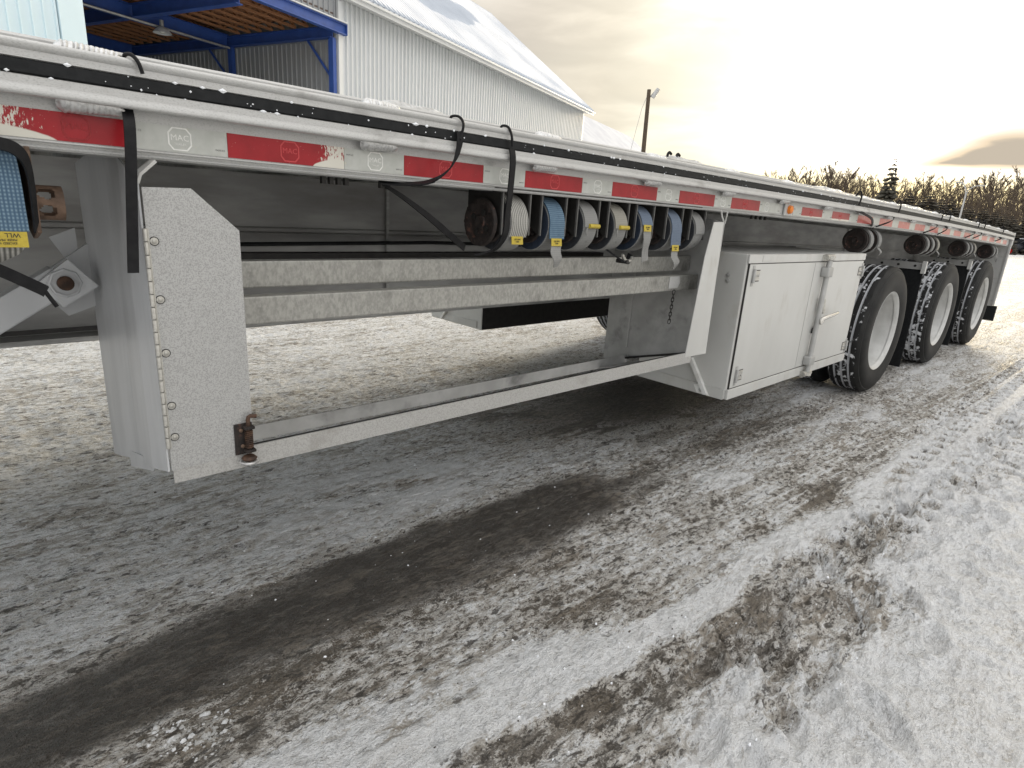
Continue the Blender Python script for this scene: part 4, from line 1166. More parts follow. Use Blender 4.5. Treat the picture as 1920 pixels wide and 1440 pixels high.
# hinged flap
flap = MB().plate([(XL + .003, -.004, .664), (XL + .003, -.004, 1.238), (XL + .087, -.004, 1.241), (XL + .173, -.004, 1.163), (XL + .174, -.004, .668)], .003, (0, 1, 0)).build('flap_door', 'galv', TR)
hg = MB(); hz0, hz1 = .716, 1.164
n_ = 18
src = None
for i in range(n_):
    z0 = hz0 + (hz1 - hz0) * i / n_
    if src is None: src = MB().cyl((0, 0, .0008), (0, 0, (hz1 - hz0) / n_ - .0008), .0043, 10).build('hinge_knuckle', 'zinc', flap, origin=(0, 0, 0), smooth=True); place(src, (XL + .0005, -.006, z0), flap)
    else: inst(src, flap, (XL + .0005, -.006, z0))
MB().box(XL + .004, XL + .0068, -.0052, -.0041, hz0, hz1).build('hinge_leaf', 'zinc', flap)
src = None
for z in (1.140, 1.028, .920, .808, .739):
    if src is None:
        m = MB(); m.lathe([(0, .0072), (-.0014, .0070), (-.0016, .0045)], (0, 0, 0), 18); m.lathe([(-.0010, .0046), (-.0042, .0040), (-.0050, .0022), (-.0050, 0)], (0, 0, 0), 14)
        src = m.build('bolt', 'zinc', flap, origin=(0, 0, 0), smooth=True); place(src, (XL + .0145, -.0042, z), flap)
    else: inst(src, flap, (XL + .0145, -.0042, z))
    MB().cyl((XL + .0145, -.0046, z), (XL + .0145, -.00405, z), .0088, 16).build('bolt_shadow', 'black', flap)  # black disc stands in for the shadow around the bolt head
# spring latch
lx = XL + .1585
lat = MB().box(lx - .026, lx + .0135, -.0075, -.0042, .668, .742).build('spring_latch', 'rustdark', TR, bevel=.0015)
MB().tube([(lx + .002, -.016, .672), (lx + .002, -.016, .752), (lx + .0035, -.016, .7575), (lx + .0075, -.0165, .760), (lx + .020, -.020, .7585)], .0046, 10).build('pin', 'rust', lat, smooth=True)
m = MB(); cp = []
for i in range(9 * 12 + 1):
    a = 2 * PI * i / 12; cp.append((lx + .002 + .0078 * math.cos(a), -.016 + .0078 * math.sin(a), .684 + .042 * i / (9 * 12)))
m.tube(cp, .0016, 6).build('spring', 'rust', lat, smooth=True)
for z in (.676, .731): MB().box(lx - .009, lx + .013, -.027, -.0076, z, z + .006).build('guide', 'rustdark', lat, bevel=.001)
for q in ((-.012, .726), (-.010, .688)): MB().lathe([(0, .0045), (-.003, .004), (-.0035, 0)], (lx + q[0], -.0076, q[1]), 10).build('rivet', 'rustlight', lat, smooth=True)
MB().lathe([(-.006, .0), (-.005, .012), (.001, .017), (.006, .012), (.007, .0)], (lx, -.016, .659), 16, 'Z').build('pin_head', 'rust', lat, smooth=True)
MB().lathe([(-.002, .011), (-.003, .018), (.001, .020), (.003, .017), (.002, .011)], (lx - .002, -.018, .652), 20, 'Z', close=True).build('washer', 'weld', lat, smooth=True)
# floor angles
MB().ext([(-.003, .634), (-.003, .682), (.0015, .682), (.0015, .680), (.001, .678), (.001, .634)], XL + .006, 2.372, 1).build('floor_rail', 'galvrail', TR)
MB().box(XL + .008, 2.37, .0017, .0125, .672, .6815).build('rail_shade_lip', 'black', TR)  # narrow flange, black to paint the shade behind the front rail
MB().plate([(XL + .002, .432, .514), (XL + .002, .432, .56), (XL + .002, .12, .64), (XL + .002, .17, .598)], .003, (1, 0, 0)).build('floor_end', 'plate', TR)
MB().ext([(.418, .520), (.418, .566), (.4215, .566), (.4215, .5235), (.455, .5235), (.455, .520)], XL + .004, XR - .004, 1).build('floor_rail', 'inner', TR)
MB().plate([(2.26, .03, .640), (2.47, .03, .640), (2.47, .42, .520), (2.26, .42, .520)], .004, (0, 0, 1)).build('gusset', 'inner', TR)
# retaining bars
MB().box(XL + .006, XR - .004, .085, .125, .9445, 1.010).build('retaining_bar', 'bar', TR, bevel=.004)
MB().box(XL + .006, XR - .004, .135, .175, 1.0220, 1.086).build('retaining_bar', 'bar', TR, bevel=.004)
# right end plate and its folded flange
MB().plate([(XR, 0.0, zb(0)), (XR, .57, zb(.57)), (XR, .57, 1.14), (XR, .30, 1.28), (XR, .05, 1.25), (XR, 0.0, 1.24)], .004, (1, 0, 0)).build('end_plate', 'inner', TR)
MB().box(XR - .0055, XR - .0005, .425, .432, .60, 1.0).build('seam_strip', 'alu', TR)
MB().plate([(XR - .001, .0, zb(0) + .001), (XR - .001, .57, zb(.57) + .001), (XR - .02, .57, zb(.57) + .001), (XR - .02, .0, zb(0) + .001)], .010, (0, 0, 1)).build('bottom_lip', 'black', TR)
MB().plate([(2.318, -.004, .664), (2.362, -.004, 1.10), (2.395, -.004, 1.241), (2.478, -.004, 1.244), (2.496, -.004, .660)], .0035, (0, 1, 0)).build('end_flange', 'white', TR)
MB().tube([(2.52, .01, 1.285), (2.53, .02, 1.24), (2.50, .06, 1.16), (2.495, .07, 1.10)], .004, 6).build('bent_edge', 'white', TR)
MB().tube([(2.440, -.003, 1.290), (2.452, -.003, 1.268), (2.474, -.003, 1.246)], .004, 6).build('bent_edge', 'white', TR)
# holes bracket on bar end
MB().plate([(2.25, .0845, .956), (2.32, .0845, .956), (2.335, .0845, .98), (2.325, .0845, 1.006), (2.25, .0845, 1.006)], .003, (0, -1, 0)).build('bar_bracket', 'alu', TR)

# ---------------------------------------------------------------- toolboxes
def toolbox(y0, y1, front, xo=0.0):
    """front = -1: doors face the camera side; +1: the far box"""
    X0, X1, Z0, Z1 = 2.770, 4.415, .386, 1.106
    f = y0 if front < 0 else y1
    ya, yb = (y0 + .004, y1) if front < 0 else (y0, y1 - .004)
    bx = MB().box(X0, X1, ya, yb, Z0, Z1).build('toolbox', 'white', TR, bevel=.006)
    s_ = front
    def fp(d): return f + s_ * d
    def fbox(m, x0, x1, d0, d1, z0, z1):
        a, b_ = sorted((fp(d0), fp(d1))); return m.box(x0, x1, a, b_, z0, z1)
    if front > 0:
        MB().box(X0 + .004, X1 - .004, y0 - .004, y0 - .0005, Z0 + .004, Z1 - .004).build('back_shade', 'black', bx)  # black sheet paints the shade on the white box's back
        MB().plate([(X0 - .001, y0 + .05, Z0 + .012), (X0 - .001, y1 - .02, Z0 + .012), (X0 - .001, y1 - .02, Z0 + .045), (X0 - .001, y0 + .05, Z0 + .06)], .004, (-1, 0, 0)).build('skirt', 'white', bx)
        MB().plate([(X0 - .001, 2.36, .395), (X0 - .001, 2.38, .395), (X0 - .001, 2.20, .62), (X0 - .001, 2.18, .62)], .02, (-1, 0, 0)).build('brace_angle', 'whitedirty', bx)
        return bx
    # face frame, doors, seams
    fbox(MB(), X0 + .002, X1 - .002, -.0042, .010, Z0 + .0006, .4385).build('sill_rail', 'white', bx, bevel=.003)
    fbox(MB(), X0 + .002, X1 - .002, -.0042, .006, 1.0635, Z1 - .0006).build('head_rail', 'white', bx, bevel=.003)
    dl = fbox(MB(), 2.792, 3.652, -.0042, .005, .4425, 1.0595).build('door', 'white', bx, bevel=.0025)
    dr = fbox(MB(), 3.656, 4.396, -.0042, .005, .4425, 1.0595).build('door', 'white', bx, bevel=.0025)
    for a_, b_, c_, d_ in ((2.785, 4.40, 1.0597, 1.0633), (2.785, 4.40, .4387, .4423), (3.6525, 3.6555, .4424, 1.0596), (2.786, 2.7917, .4424, 1.0596)):
        fbox(MB(), a_, b_, -.0042, .0035, c_, d_).build('door_gasket', 'black', bx)
    fbox(MB(), 3.585, 3.655, .0052, .0072, .446, 1.055).build('overlap_strip', 'white', dl, bevel=.0008)
    for xh, zs, d_ in ((2.865, (1.004, .503), dl), (4.366, (.994, .493), dr)):
        for z in zs:
            h = fbox(MB(), xh - .036, xh + .036, .0052, .0085, z - .024, z + .024).build('hinge', 'zinc', d_, bevel=.002)
            h_ = MB(); xx = xh - .030 if d_ is dl else xh + .030
            h_.cyl((xx, fp(.011), z - .034), (xx, fp(.011), z + .034), .008, 10); fbox(h_, xx - .012, xx + .012, .0053, .0070, z - .050, z + .050)
            h_.build('hinge_pin', 'steelgrey', h, smooth=True)
            fbox(MB(), xh - .040, xh + .040, .00505, .0062, z - .028, z + .028).build('hinge_pad', 'black', h)
            for q in (-.008, .020):
                MB().lathe([(0, .006), (s_ * .004, .005), (s_ * .0045, 0)], (xh + (q if d_ is dl else -q), fp(.0086), z), 10).build('rivet', 'steelgrey', h, smooth=True)
    # lock rod with brackets, cams and latch handle
    rod = MB().cyl((3.722, fp(.030), .405), (3.722, fp(.030), 1.088), .0155, 14).build('lock_rod', 'steelgrey', bx, smooth=True)
    for z in (1.004, .478):
        m = fbox(MB(), 3.684, 3.760, .0056, .050, z - .028, z + .028); m.build('rod_bracket', 'steelgrey', rod, bevel=.008)
    for z, zz in ((1.086, 1.086), (.396, .396)):
        m = MB(); m.cyl((3.668, fp(.022), zz), (3.775, fp(.022), zz), .020, 12); m.cyl((3.722, fp(.030), zz - .01), (3.722, fp(.030), zz + .012), .026, 14)
        m.build('rod_cam', 'zinc', rod, smooth=True)
    lt = MB(); lt.plate([(3.755, fp(.0056), .83), (3.790, fp(.0056), .83), (3.800, fp(.0056), .70), (3.760, fp(.0056), .70)], .006, (0, s_, 0))
    lt.build('latch_plate', 'zinc', rod)
    MB().tube([(3.775, fp(.020), .845), (3.778, fp(.026), .79), (3.782, fp(.030), .76)], .014, 10).build('latch_hasp', 'zinc', rod, smooth=True)
    MB().tube([(3.735, fp(.040), .725), (3.80, fp(.055), .742), (3.86, fp(.060), .748), (3.985, fp(.045), .752)], .013, 10, .010).build('latch_handle', 'chrome', rod, smooth=True)
    MB().lathe([(s_ * .00, .024), (s_ * .008, .024), (s_ * .010, .012), (s_ * .010, .0)], (3.735, fp(.046), .722), 18).build('lock_cap', 'chrome', rod, smooth=True)
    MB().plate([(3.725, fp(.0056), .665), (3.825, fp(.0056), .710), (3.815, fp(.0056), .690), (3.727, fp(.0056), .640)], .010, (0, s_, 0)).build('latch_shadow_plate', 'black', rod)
    fbox(MB(), 2.91, 3.05, .0062, .0078, 1.070, 1.101).build('label_plate', 'white', bx, bevel=.001)
    # front end: skirt fold, brace and bolts
    MB().box(X0 - .006, X0 - .001, .01, .53, Z0 - .002, .438).build('skirt', 'white', bx)
    MB().plate([(X0 - .001, .222, .590), (X0 - .001, .240, .585), (X0 - .001, .110, .388), (X0 - .001, .088, .392)], .022, (-1, 0, 0)).build('brace_angle', 'whitedirty', bx)
    MB().plate([(X0 - .007, .080, .386), (X0 - .007, .150, .386), (X0 - .007, .175, .425), (X0 - .007, .120, .440)], .004, (-1, 0, 0)).build('brace_tab', 'whitedirty', bx)
    MB().lathe([(0, .013), (-.005, .012), (-.007, .0)], (X0 - .012, .128, .410), 12, 'X').build('bolt', 'steelgrey', bx, smooth=True)
    for z in (1.000, .973): MB().lathe([(0, .011), (-.004, .010), (-.006, .0)], (X0 - .0005, .0865, z), 12, 'X').build('bolt', 'steelgrey', bx, smooth=True)
    return bx


toolbox(.0, .535, -1)
toolbox(1.90, 2.52, 1)

# ---------------------------------------------------------------- wheels
RW = .502


def tyre_mesh(seed, tread):
    p = [(.030, .302), (.006, .312), (-.004, .345), (-.010, .400), (-.006, .440), (.006, .462), (.012, .466), (.012, .476), (.022, .487), (.034, .4955)]
    mi = [0] * (len(p))
    ribs = [(.036, .070), (.085, .120), (.136, .171), (.186, .220)]
    for i, (a, b_) in enumerate(ribs):
        p += [(a, .4985), (b_, .5005)] if i in (1, 2) else ([(a, .497), (b_, .5)] if i == 0 else [(a, .5), (b_, .497)])
        mi += [1, 2]
        if i < 3:
            p += [(b_ + .002, .487), (ribs[i + 1][0] - .002, .487)]; mi += [2, 2]
    mir = [(.256 - a, r) for a, r in reversed(p[:10])]
    p += mir; mi = mi[:len(p) - 10] + [0] * 10
    m = MB(); seg = 150
    m.lathe(p, (0, 0, 0), seg, 'Y', mats=mi)
    v = np.array(m.v); r = np.hypot(v[:, 0], v[:, 2]); th = np.arctan2(v[:, 2], v[:, 0]); i = np.arange(len(v)) // len(p)
    top_ = r > .496
    sip = ((i % 6) == 0) & top_ & (((v[:, 1] < .125) & (v[:, 1] > .05)) | (v[:, 1] > .13)) if tread else ((i % 10) == 0) & top_ & ((v[:, 1] < .06) | (v[:, 1] > .20))
    k = np.where(sip, (r - (.009 if tread else .006)) / np.maximum(r, 1e-6), 1)
    v[:, 0] *= k; v[:, 2] *= k
    v[:, 2] = np.maximum(v[:, 2], -.4985)
    m.v = v.tolist()
    return m


def rim_mesh():
    m = MB()
    m.lathe([(.034, .285), (.012, .298), (.005, .310), (.010, .313), (.020, .309), (.028, .296), (.050, .286), (.120, .272), (.165, .264), (.185, .250), (.195, .200), (.190, .142), (.186, .085), (.150, .080), (.142, .070), (.140, .0)], (0, 0, 0), 64, 'Y')
    return m


def wheel(x, y, side, tread, first=[None]):
    wl = bpy.data.objects.new('wheel', None); COL.objects.link(wl); wl.empty_display_size = .2
    place(wl, (x, y, RW), TR)
    key = 'tread_snowy' if tread else 'tread'
    if key not in tyres:
        tyres[key] = tyre_mesh(1, tread).build('tyre', ['sidewall', key, 'groove'], wl, origin=(0, 0, 0), smooth=True)
        tyres['rim'] = rim_mesh().build('rim', 'rim', wl, origin=(0, 0, 0), smooth=True) if 'rim' not in tyres else inst_rim(wl)
        a, b_ = tyres[key], tyres['rim'] if len(tyres) <= 2 else wl.children[-1]
    else:
        a = tyres[key].copy(); COL.objects.link(a); a.parent = wl; b_ = inst_rim(wl)
    a.location = (0, 0, 0); b_.location = (0, 0, 0)
    if side > 0: wl.rotation_euler = (0, 0, PI)
    a.rotation_euler = (0, random.uniform(0, .0), 0)
    return wl


def inst_rim(wl):
    c = tyres['rim'].copy(); COL.objects.link(c); c.parent = wl
    return c


tyres = {}
for i, x in enumerate((5.317, 7.142, 8.968)):
    for y in (.012, .335): wheel(x, y, -1, i == 1)
    for y in (2.588, 2.265): wheel(x, y, 1, i == 1)
    MB().cyl((x, .30, RW), (x, 2.30, RW), .065, 16).build('axle', 'black', TR, smooth=True)
    MB().box(x - .35, x + .25, .78, .88, .56, .64).build('trailing_arm', 'black', TR, bevel=.01)
    MB().lathe([(0, .10), (.02, .13), (.10, .12), (.12, .13), (.20, .12), (.22, .10)], (x + .25, .84, .60), 20, 'Z').build('air_spring', 'rubber', TR, smooth=True)
# mudflap hangers between the wheels
for x in (6.2, 8.03):
    hb = MB().box(x - .02, x, .06, .52, .955, 1.015).build('flap_hanger', 'alu', TR, bevel=.003)
    MB().box(x - .055, x - .021, .030, .064, .925, 1.030).build('hanger_end', 'white', hb, bevel=.004)
    for y in (.12, .25, .38): MB().lathe([(0, .011), (-.006, .010), (-.007, 0)], (x - .0205, y, .985), 10, 'X').build('bolt', 'black', hb, smooth=True)
    MB().box(x - .012, x - .002, .05, .60, .085, .954).build('mud_flap', 'rubber', TR, bevel=.002)
# tail end
MB().plate([(9.90, .020, 1.30), (9.90, .020, .416), (9.90, .30, .416), (9.90, .66, .44), (9.90, .66, 1.29), (9.90, .33, 1.29), (9.90, .31, 1.12), (9.90, .26, 1.19), (9.90, .16, 1.215), (9.90, .09, 1.225)], .012, (1, 0, 0)).build('tail_panel', 'alu', TR)
MB().box(9.885, 9.93, .004, .030, .425, 1.32).build('tail_post', 'alu', TR, bevel=.004)
MB().box(9.93, 9.95, .0, 2.6, 1.19, 1.345).build('tail_header', 'alu', TR, bevel=.004)
MB().box(9.76, 9.80, .22, 2.28, .56, 1.31).build('tail_bulkhead', 'alu_dark', TR)
MB().box(9.915, 9.925, -.03, .60, .225, .420).build('mud_flap', 'rubber', TR)
MB().lathe([(0, .035), (.012, .03), (.016, 0)], (9.952, .02, 1.12), 14, 'X').build('tail_light', 'red_lens', TR, smooth=True)

# ---------------------------------------------------------------- strap winches
def bezpath(pts, n=8):
    out = []
    P = [Vector(p) for p in pts]
    for i in range(len(P) - 1):
        p0, p1, p2, p3 = P[max(i - 1, 0)], P[i], P[i + 1], P[min(i + 2, len(P) - 1)]
        for k in range(n):
            t = k / n
            out.append(0.5 * ((2 * p1) + (p2 - p0) * t + (2 * p0 - 5 * p1 + 4 * p2 - p3) * t * t + (3 * p1 - p0 - 3 * p2 + p3) * t ** 3))
    out.append(P[-1]); return out


wll = text_mesh('WLL\n5400 LBS', .0085, 'ink', .0003)


def winch(xl, xr, web, zend, tail=None, tailmat='web_grey', tag_roll=False, side='web_side', r=.084, yc=.118, zc=1.197, frame=True, tagged=True):
    dz_ = float(camb((xl + xr) / 2)); zc += dz_
    xm = (xl + xr) / 2; ww = xr - xl
    wn = MB()
    for xp in ((xl - .030, xr + .016) if frame else ()):
        wn.box(xp, xp + .0055, .043, .050, 1.165 + dz_, 1.300 + dz_); wn.mi = 1; wn.plate([(xp, .0505, 1.300 + dz_), (xp, .205, 1.300 + dz_), (xp, .205, 1.24 + dz_), (xp, .125, 1.215 + dz_), (xp, .0505, 1.165 + dz_)], .004, (1, 0, 0)); wn.mi = 0
    if frame: wn.box(xl - .030, xr + .021, .045, .205, 1.3005 + dz_, 1.306 + dz_)
    else: wn.box(xl - .02, xr + .01, .10, .14, 1.295 + dz_, 1.302 + dz_)
    wn = wn.build('strap_winch', ['winchgrey', 'black'], TR)  # black plate sides have their shade painted in; front edges stay grey
    # drum end with its ratchet ring
    g = MB(); prof = [(0, 0.012), (-.004, .014), (-.004, .026), (0, .03), (-.002, .044), (-.006, .050), (-.006, .058), (.004, .060)]
    g.lathe(prof, (xl - .012, yc, zc), 30, 'X'); g.cyl((xl - .028, yc, zc), (xl - .004, yc, zc), .022, 16)
    for k in range(8):
        a = 2 * PI * k / 8; g.cyl((xl - .020, yc + .04 * math.cos(a), zc + .04 * math.sin(a)), (xl - .012, yc + .04 * math.cos(a), zc + .04 * math.sin(a)), .006, 6)
    g.build('ratchet', 'rustdark', wn, smooth=True)
    rl = MB(); rl.lathe([(0, .03), (0, .048), (-.0012, .05), (.0, .056), (-.0012, .060), (0, .068), (-.001, .071), (0, r - .003)], (xl, yc, zc), 40, 'X', mats=[0] * 7)
    rl.mi = 1; rl.lathe([(0, r - .003), (.001, r), (ww - .001, r), (ww, r - .003), (ww, .03)], (xl, yc, zc), 40, 'X', mats=[1, 1, 1, 1])
    rl.build('webbing_roll', [side, 'web_grey'], wn, smooth=True)
    # outer turn of webbing over the front of the roll
    pts = []; a0, a1 = 62, 180 + math.degrees(math.asin(max(-1, min(1, (zc - zend - dz_) / (r + .004)))))
    straight = zend + dz_ < zc - .035 and tail is not None
    if straight: a1 = 188
    for i in range(17):
        a = R(a0 + (a1 - a0) * i / 16); pts.append((xm, yc + (r + .004) * math.cos(a), zc + (r + .004) * math.sin(a)))
    if straight: pts.append((xm, yc - r - .006, zend + dz_))
    st = MB().ribbon(pts, (1, 0, 0), ww, .0035).build('strap', web, wn, smooth=True)
    y0 = pts[-1][1]
    if tag_roll:
        tg = MB().tube([(xl + ww * .28, y0 - .004, zend + dz_ + .004), (xr + .002, y0 - .004, zend + dz_ + .004)], .0075, 10).build('tag', 'yellow', st, smooth=True)
        lo = bezpath([(xm - .012, y0 + .004, zend + dz_ + .003), (xm - .030, y0 - .006, zend + dz_ - .012), (xm - .022, y0 - .002, zend + dz_ - .028)])
        MB().ribbon(lo, (1, .2, 0), .008, .002).build('loose_end', 'web_grey', st, smooth=True)
    elif tagged:
        MB().ribbon([(xm - .004, y0 - .003, zend + dz_ + .002), (xm - .004, y0 - .006, zend + dz_ - .022)], (1, .0, 0), ww * .70, .0012).build('tag', 'yellow', st)
        put(wll, 'lettering', st, (xm - .004, y0 - .0065, zend + dz_ - .010), (PI / 2, PI, 0)).scale = (ww * .66 / .055,) * 3
    if tail:
        tp2 = bezpath([(xm + dx, y0 + dy, z + dz_) for dx, dy, z in tail[0]], 6); n2 = len(tp2)
        tw = [np.interp(i / (n2 - 1), np.linspace(0, 1, len(tail[1])), tail[1]) for i in range(n2)]
        wd = [Vector((1, 0.25 * math.sin(2.2 * i / n2), 0.12 * math.sin(2.5 * i / n2))) for i in range(n2)]
        MB().ribbon(tp2, wd, .06, .0022, taper=tw).build('strap_end', tailmat, st, smooth=True)
    return wn


# track the winches slide on
trk = MB(); trk.ext([(.040, 1.288), (.040, 1.300), (.050, 1.300), (.050, 1.288)], 1.195, 2.36, 8); trk.ext([(.060, 1.302), (.060, 1.306), (.20, 1.306), (.20, 1.302)], 1.195, 2.36, 8)
trk.build('winch_track', 'winchgrey', TR, camber=True)
src = None
for i in range(14):
    x = 1.24 + i * .081
    MB().box(x - .003, x + .003, .045, .052, 1.2885, 1.3065).build('track_tab', 'winchgrey', TR, camber=True)
winch(1.262, 1.330, 'web_white', 1.160, None, tagged=True)
winch(1.428, 1.497, 'web_blue', 1.157, ([(0, 0, 1.137), (-.012, -.012, 1.115), (-.004, -.016, 1.092), (-.006, -.010, 1.068)], [.048, .056, .052, .022]), side='web_side_blue')
winch(1.600, 1.668, 'web_grey', 1.198, None, tag_roll=True)
winch(1.768, 1.838, 'web_beige', 1.198, None, tag_roll=True)
winch(1.932, 2.000, 'web_dull', 1.214, ([(0, -.002, 1.192), (-.006, -.010, 1.155), (-.006, -.006, 1.12), (-.004, -.010, 1.083)], [.050, .056, .060, .062]), side='web_side_blue', tailmat='web_grey')
winch(2.135, 2.205, 'web_dull', 1.142, ([(0, 0, 1.120), (-.016, -.012, 1.098), (.002, -.016, 1.074), (-.004, -.008, 1.050)], [.044, .060, .066, .026]), side='web_side')
winch(2.315, 2.385, 'web_grey', 1.190, None, tagged=False)
# bold ratchet wheel on the near end of the row
g = MB(); g.lathe([(0, 0), (-.004, .02), (.0, .024), (0, .05), (-.006, .058), (-.006, .070), (.006, .072)], (1.212, .118, 1.197), 36, 'X')
for k in range(10):
    a = 2 * PI * k / 10; g.cyl((1.204, .118 + .062 * math.cos(a), 1.197 + .062 * math.sin(a)), (1.212, .118 + .062 * math.cos(a), 1.197 + .062 * math.sin(a)), .008, 6)
rw = g.build('winch_cap', 'rustdark', TR, smooth=True)
for k in range(4):
    a = 2 * PI * k / 4 + .5; MB().cyl((1.2085, .118 + .034 * math.cos(a), 1.197 + .034 * math.sin(a)), (1.2115, .118 + .034 * math.cos(a), 1.197 + .034 * math.sin(a)), .010, 10).build('bar_hole', 'black', rw)
# rear winches above the wheels
for xg, ks in ((4.56, 2), (6.02, 3), (7.60, 3), (9.05, 2)):
    for k in range(ks):
        xx = xg + .17 * k
        winch(xx, xx + .06, ('web_grey', 'web_grey', 'web_beige')[k % 3], 1.150 if k < ks - 1 else 1.165, None if k < ks - 1 else ([(0, 0, 1.16), (.02, -.02, 1.13), (-.02, -.02, 1.11), (.01, -.01, 1.085)], [.05, .06, .05, .03]), frame=False, tagged=False, side='rustdark')
    dz_ = float(camb(xg))
    MB().lathe([(0, 0), (-.006, .018), (0, .022), (0, .055), (-.008, .062), (-.008, .078), (.006, .080)], (xg - .03, .118, 1.197 + dz_), 30, 'X').build('winch_cap', 'rustdark', TR, smooth=True)
# big winch at the left edge
wl_ = winch(.016, .116, 'web_blue', 1.152, ([(0, -.002, 1.132), (-.01, .01, 1.108), (-.04, .03, 1.085)], [.09, .085, .05]), side='web_side_blue', frame=False, tagged=False, yc=.110, zc=1.214, tailmat='web_white')
stp = [c for c in wl_.children if c.name.startswith('strap')][0]
tz = 1.152; ty = .110 - .084 - .009
MB().box(.018, .112, ty - .002, ty, 1.126, 1.152).build('tag', 'yellow', stp)
for tx, sz, lx_, lz in (('WLL', .0105, .092, 1.1465), ('5400 LBS', .0085, .060, 1.1462), ('MARK PROPERTY DO NOT', .0052, .066, 1.1385), ('EXCEED WORKING LOAD', .0052, .066, 1.1330)):
    put(text_mesh(tx, sz, 'ink', .0003), 'lettering', stp, (lx_, ty - .0023, lz), (PI / 2, PI, 0))
fr = MB(); fr.plate([(.127, .020, 1.292), (.127, .20, 1.292), (.127, .20, 1.16), (.127, .10, 1.135), (.127, .024, 1.150)], .007, (1, 0, 0)); fr = fr.build('winch_frame', 'rustlight', TR, bevel=.002)
def socket(x0, x1, yc, zc, r, th, holes):
    """short pipe with bar holes cut through its wall"""
    m = MB(); nx_, na = 14, 56
    for rr in (r, r - th):
        vs = [(x0 + (x1 - x0) * i / nx_, yc + rr * math.cos(2 * PI * j / na), zc + rr * math.sin(2 * PI * j / na)) for i in range(nx_ + 1) for j in range(na)]
        fs = []
        for i in range(nx_):
            for j in range(na):
                u = (i + .5) / nx_ - .45; a_ = 2 * PI * (j + .5) / na
                if any((u / .30) ** 2 + (((a_ - h_ + PI) % (2 * PI) - PI) / .34) ** 2 < 1 for h_ in holes): continue
                fs.append((i * na + j, i * na + (j + 1) % na, (i + 1) * na + (j + 1) % na, (i + 1) * na + j))
        m.add(vs, fs)
    k = na
    for x in (x0, x1):
        a0 = [(x, yc + r * math.cos(2 * PI * j / na), zc + r * math.sin(2 * PI * j / na)) for j in range(na)]
        a1 = [(x, yc + (r - th) * math.cos(2 * PI * j / na), zc + (r - th) * math.sin(2 * PI * j / na)) for j in range(na)]
        m.add(a0 + a1, [(j, (j + 1) % k, k + (j + 1) % k, k + j) for j in range(k)])
    return m


socket(.134, .180, .110, 1.199, .031, .005, (2.55, 3.60, 5.8, .45)).build('bar_socket', 'rustlight', fr, smooth=True)
# leg brace at the left
br = MB(); dv_ = Vector((.25, 0, .165)).normalized(); c0 = Vector((-.22, .50, .735)); c1 = Vector((.222, .50, 1.018))
m = MB()
d = (c1 - c0).normalized(); nz = Vector((-d.z, 0, d.x)); hw = .034
m.plate([c0 + nz * hw, c1 - d * .02 + nz * hw, c1 - d * .02 - nz * hw, c0 - nz * hw], .06, (0, 1, 0)); brace = m.build('leg_brace', 'plate', TR, bevel=.004)
pc = Vector((.208, .478, 1.002))
MB().plate([pc + d * x + nz * z for x, z in ((-.045, .030), (.042, .042), (.052, -.046), (-.04, -.046))], .018, (0, 1, 0)).build('brace_plate', 'plate', brace, bevel=.003)
MB().lathe([(0, .036), (-.004, .034), (-.005, .030)], (pc.x, pc.y - .001, pc.z), 8).build('washer_plate', 'plate', brace)
MB().lathe([(0, .0175), (-.010, .0170), (-.013, .012), (-.013, 0)], (pc.x, pc.y - .005, pc.z), 18).build('bolt', 'rust', brace, smooth=True)
MB().plate([(.15, .60, .99), (.30, .60, 1.10), (.30, .60, .93), (.22, .60, .90)], .02, (0, 1, 0)).build('leg_bracket', 'plate', TR)
MB().plate([(.205, .62, 1.10), (.262, .62, 1.125), (.262, .62, .99)], .006, (0, 1, 0)).build('leg_bracket', 'plate', TR)
# small hooks hanging under the rail
for x in (.70, .72, .74, .76, .86, .88, 2.95, 3.0, 3.05, 3.10):
    MB().box(x - .005, x + .005, .10, .112, 1.272, 1.289).build('rail_clip', 'black', TR, camber=True)

# ---------------------------------------------------------------- chain hanging from the lower bar
ch = thing('chain', 'short dark steel chain hanging from the lower bar at the rack\'s right end', 'chain', (2.292, .080, .93))
src = None
for i in range(9):
    z = .938 - i * .0158; x = 2.292 - i * .0006
    if src is None:
        pts = [(.0055 * math.cos(a), 0, .0085 * math.sin(a) + (.0025 if math.sin(a) > 0 else -.0025)) for a in [2 * PI * k / 14 for k in range(14)]]
        m = MB(); pts.append(pts[0]); m.tube(pts, .0020, 6, cap=False)
        src = m.build('chain_link', 'black', ch, origin=(0, 0, 0), smooth=True); place(src, (x, .080, z), ch); o = src
    else: o = inst(src, ch, (x, .080, z))
    o.rotation_euler = (0, 0.06, .75 if i % 2 else -.75)

# ---------------------------------------------------------------- rubber tie-down straps with their hooks
GR = 'black rubber tie-down straps'


def hook(pts, parent, r=.0035): return MB().tube(bezpath(pts, 6), r, 8).build('hook', 'strap_black', parent, smooth=True)


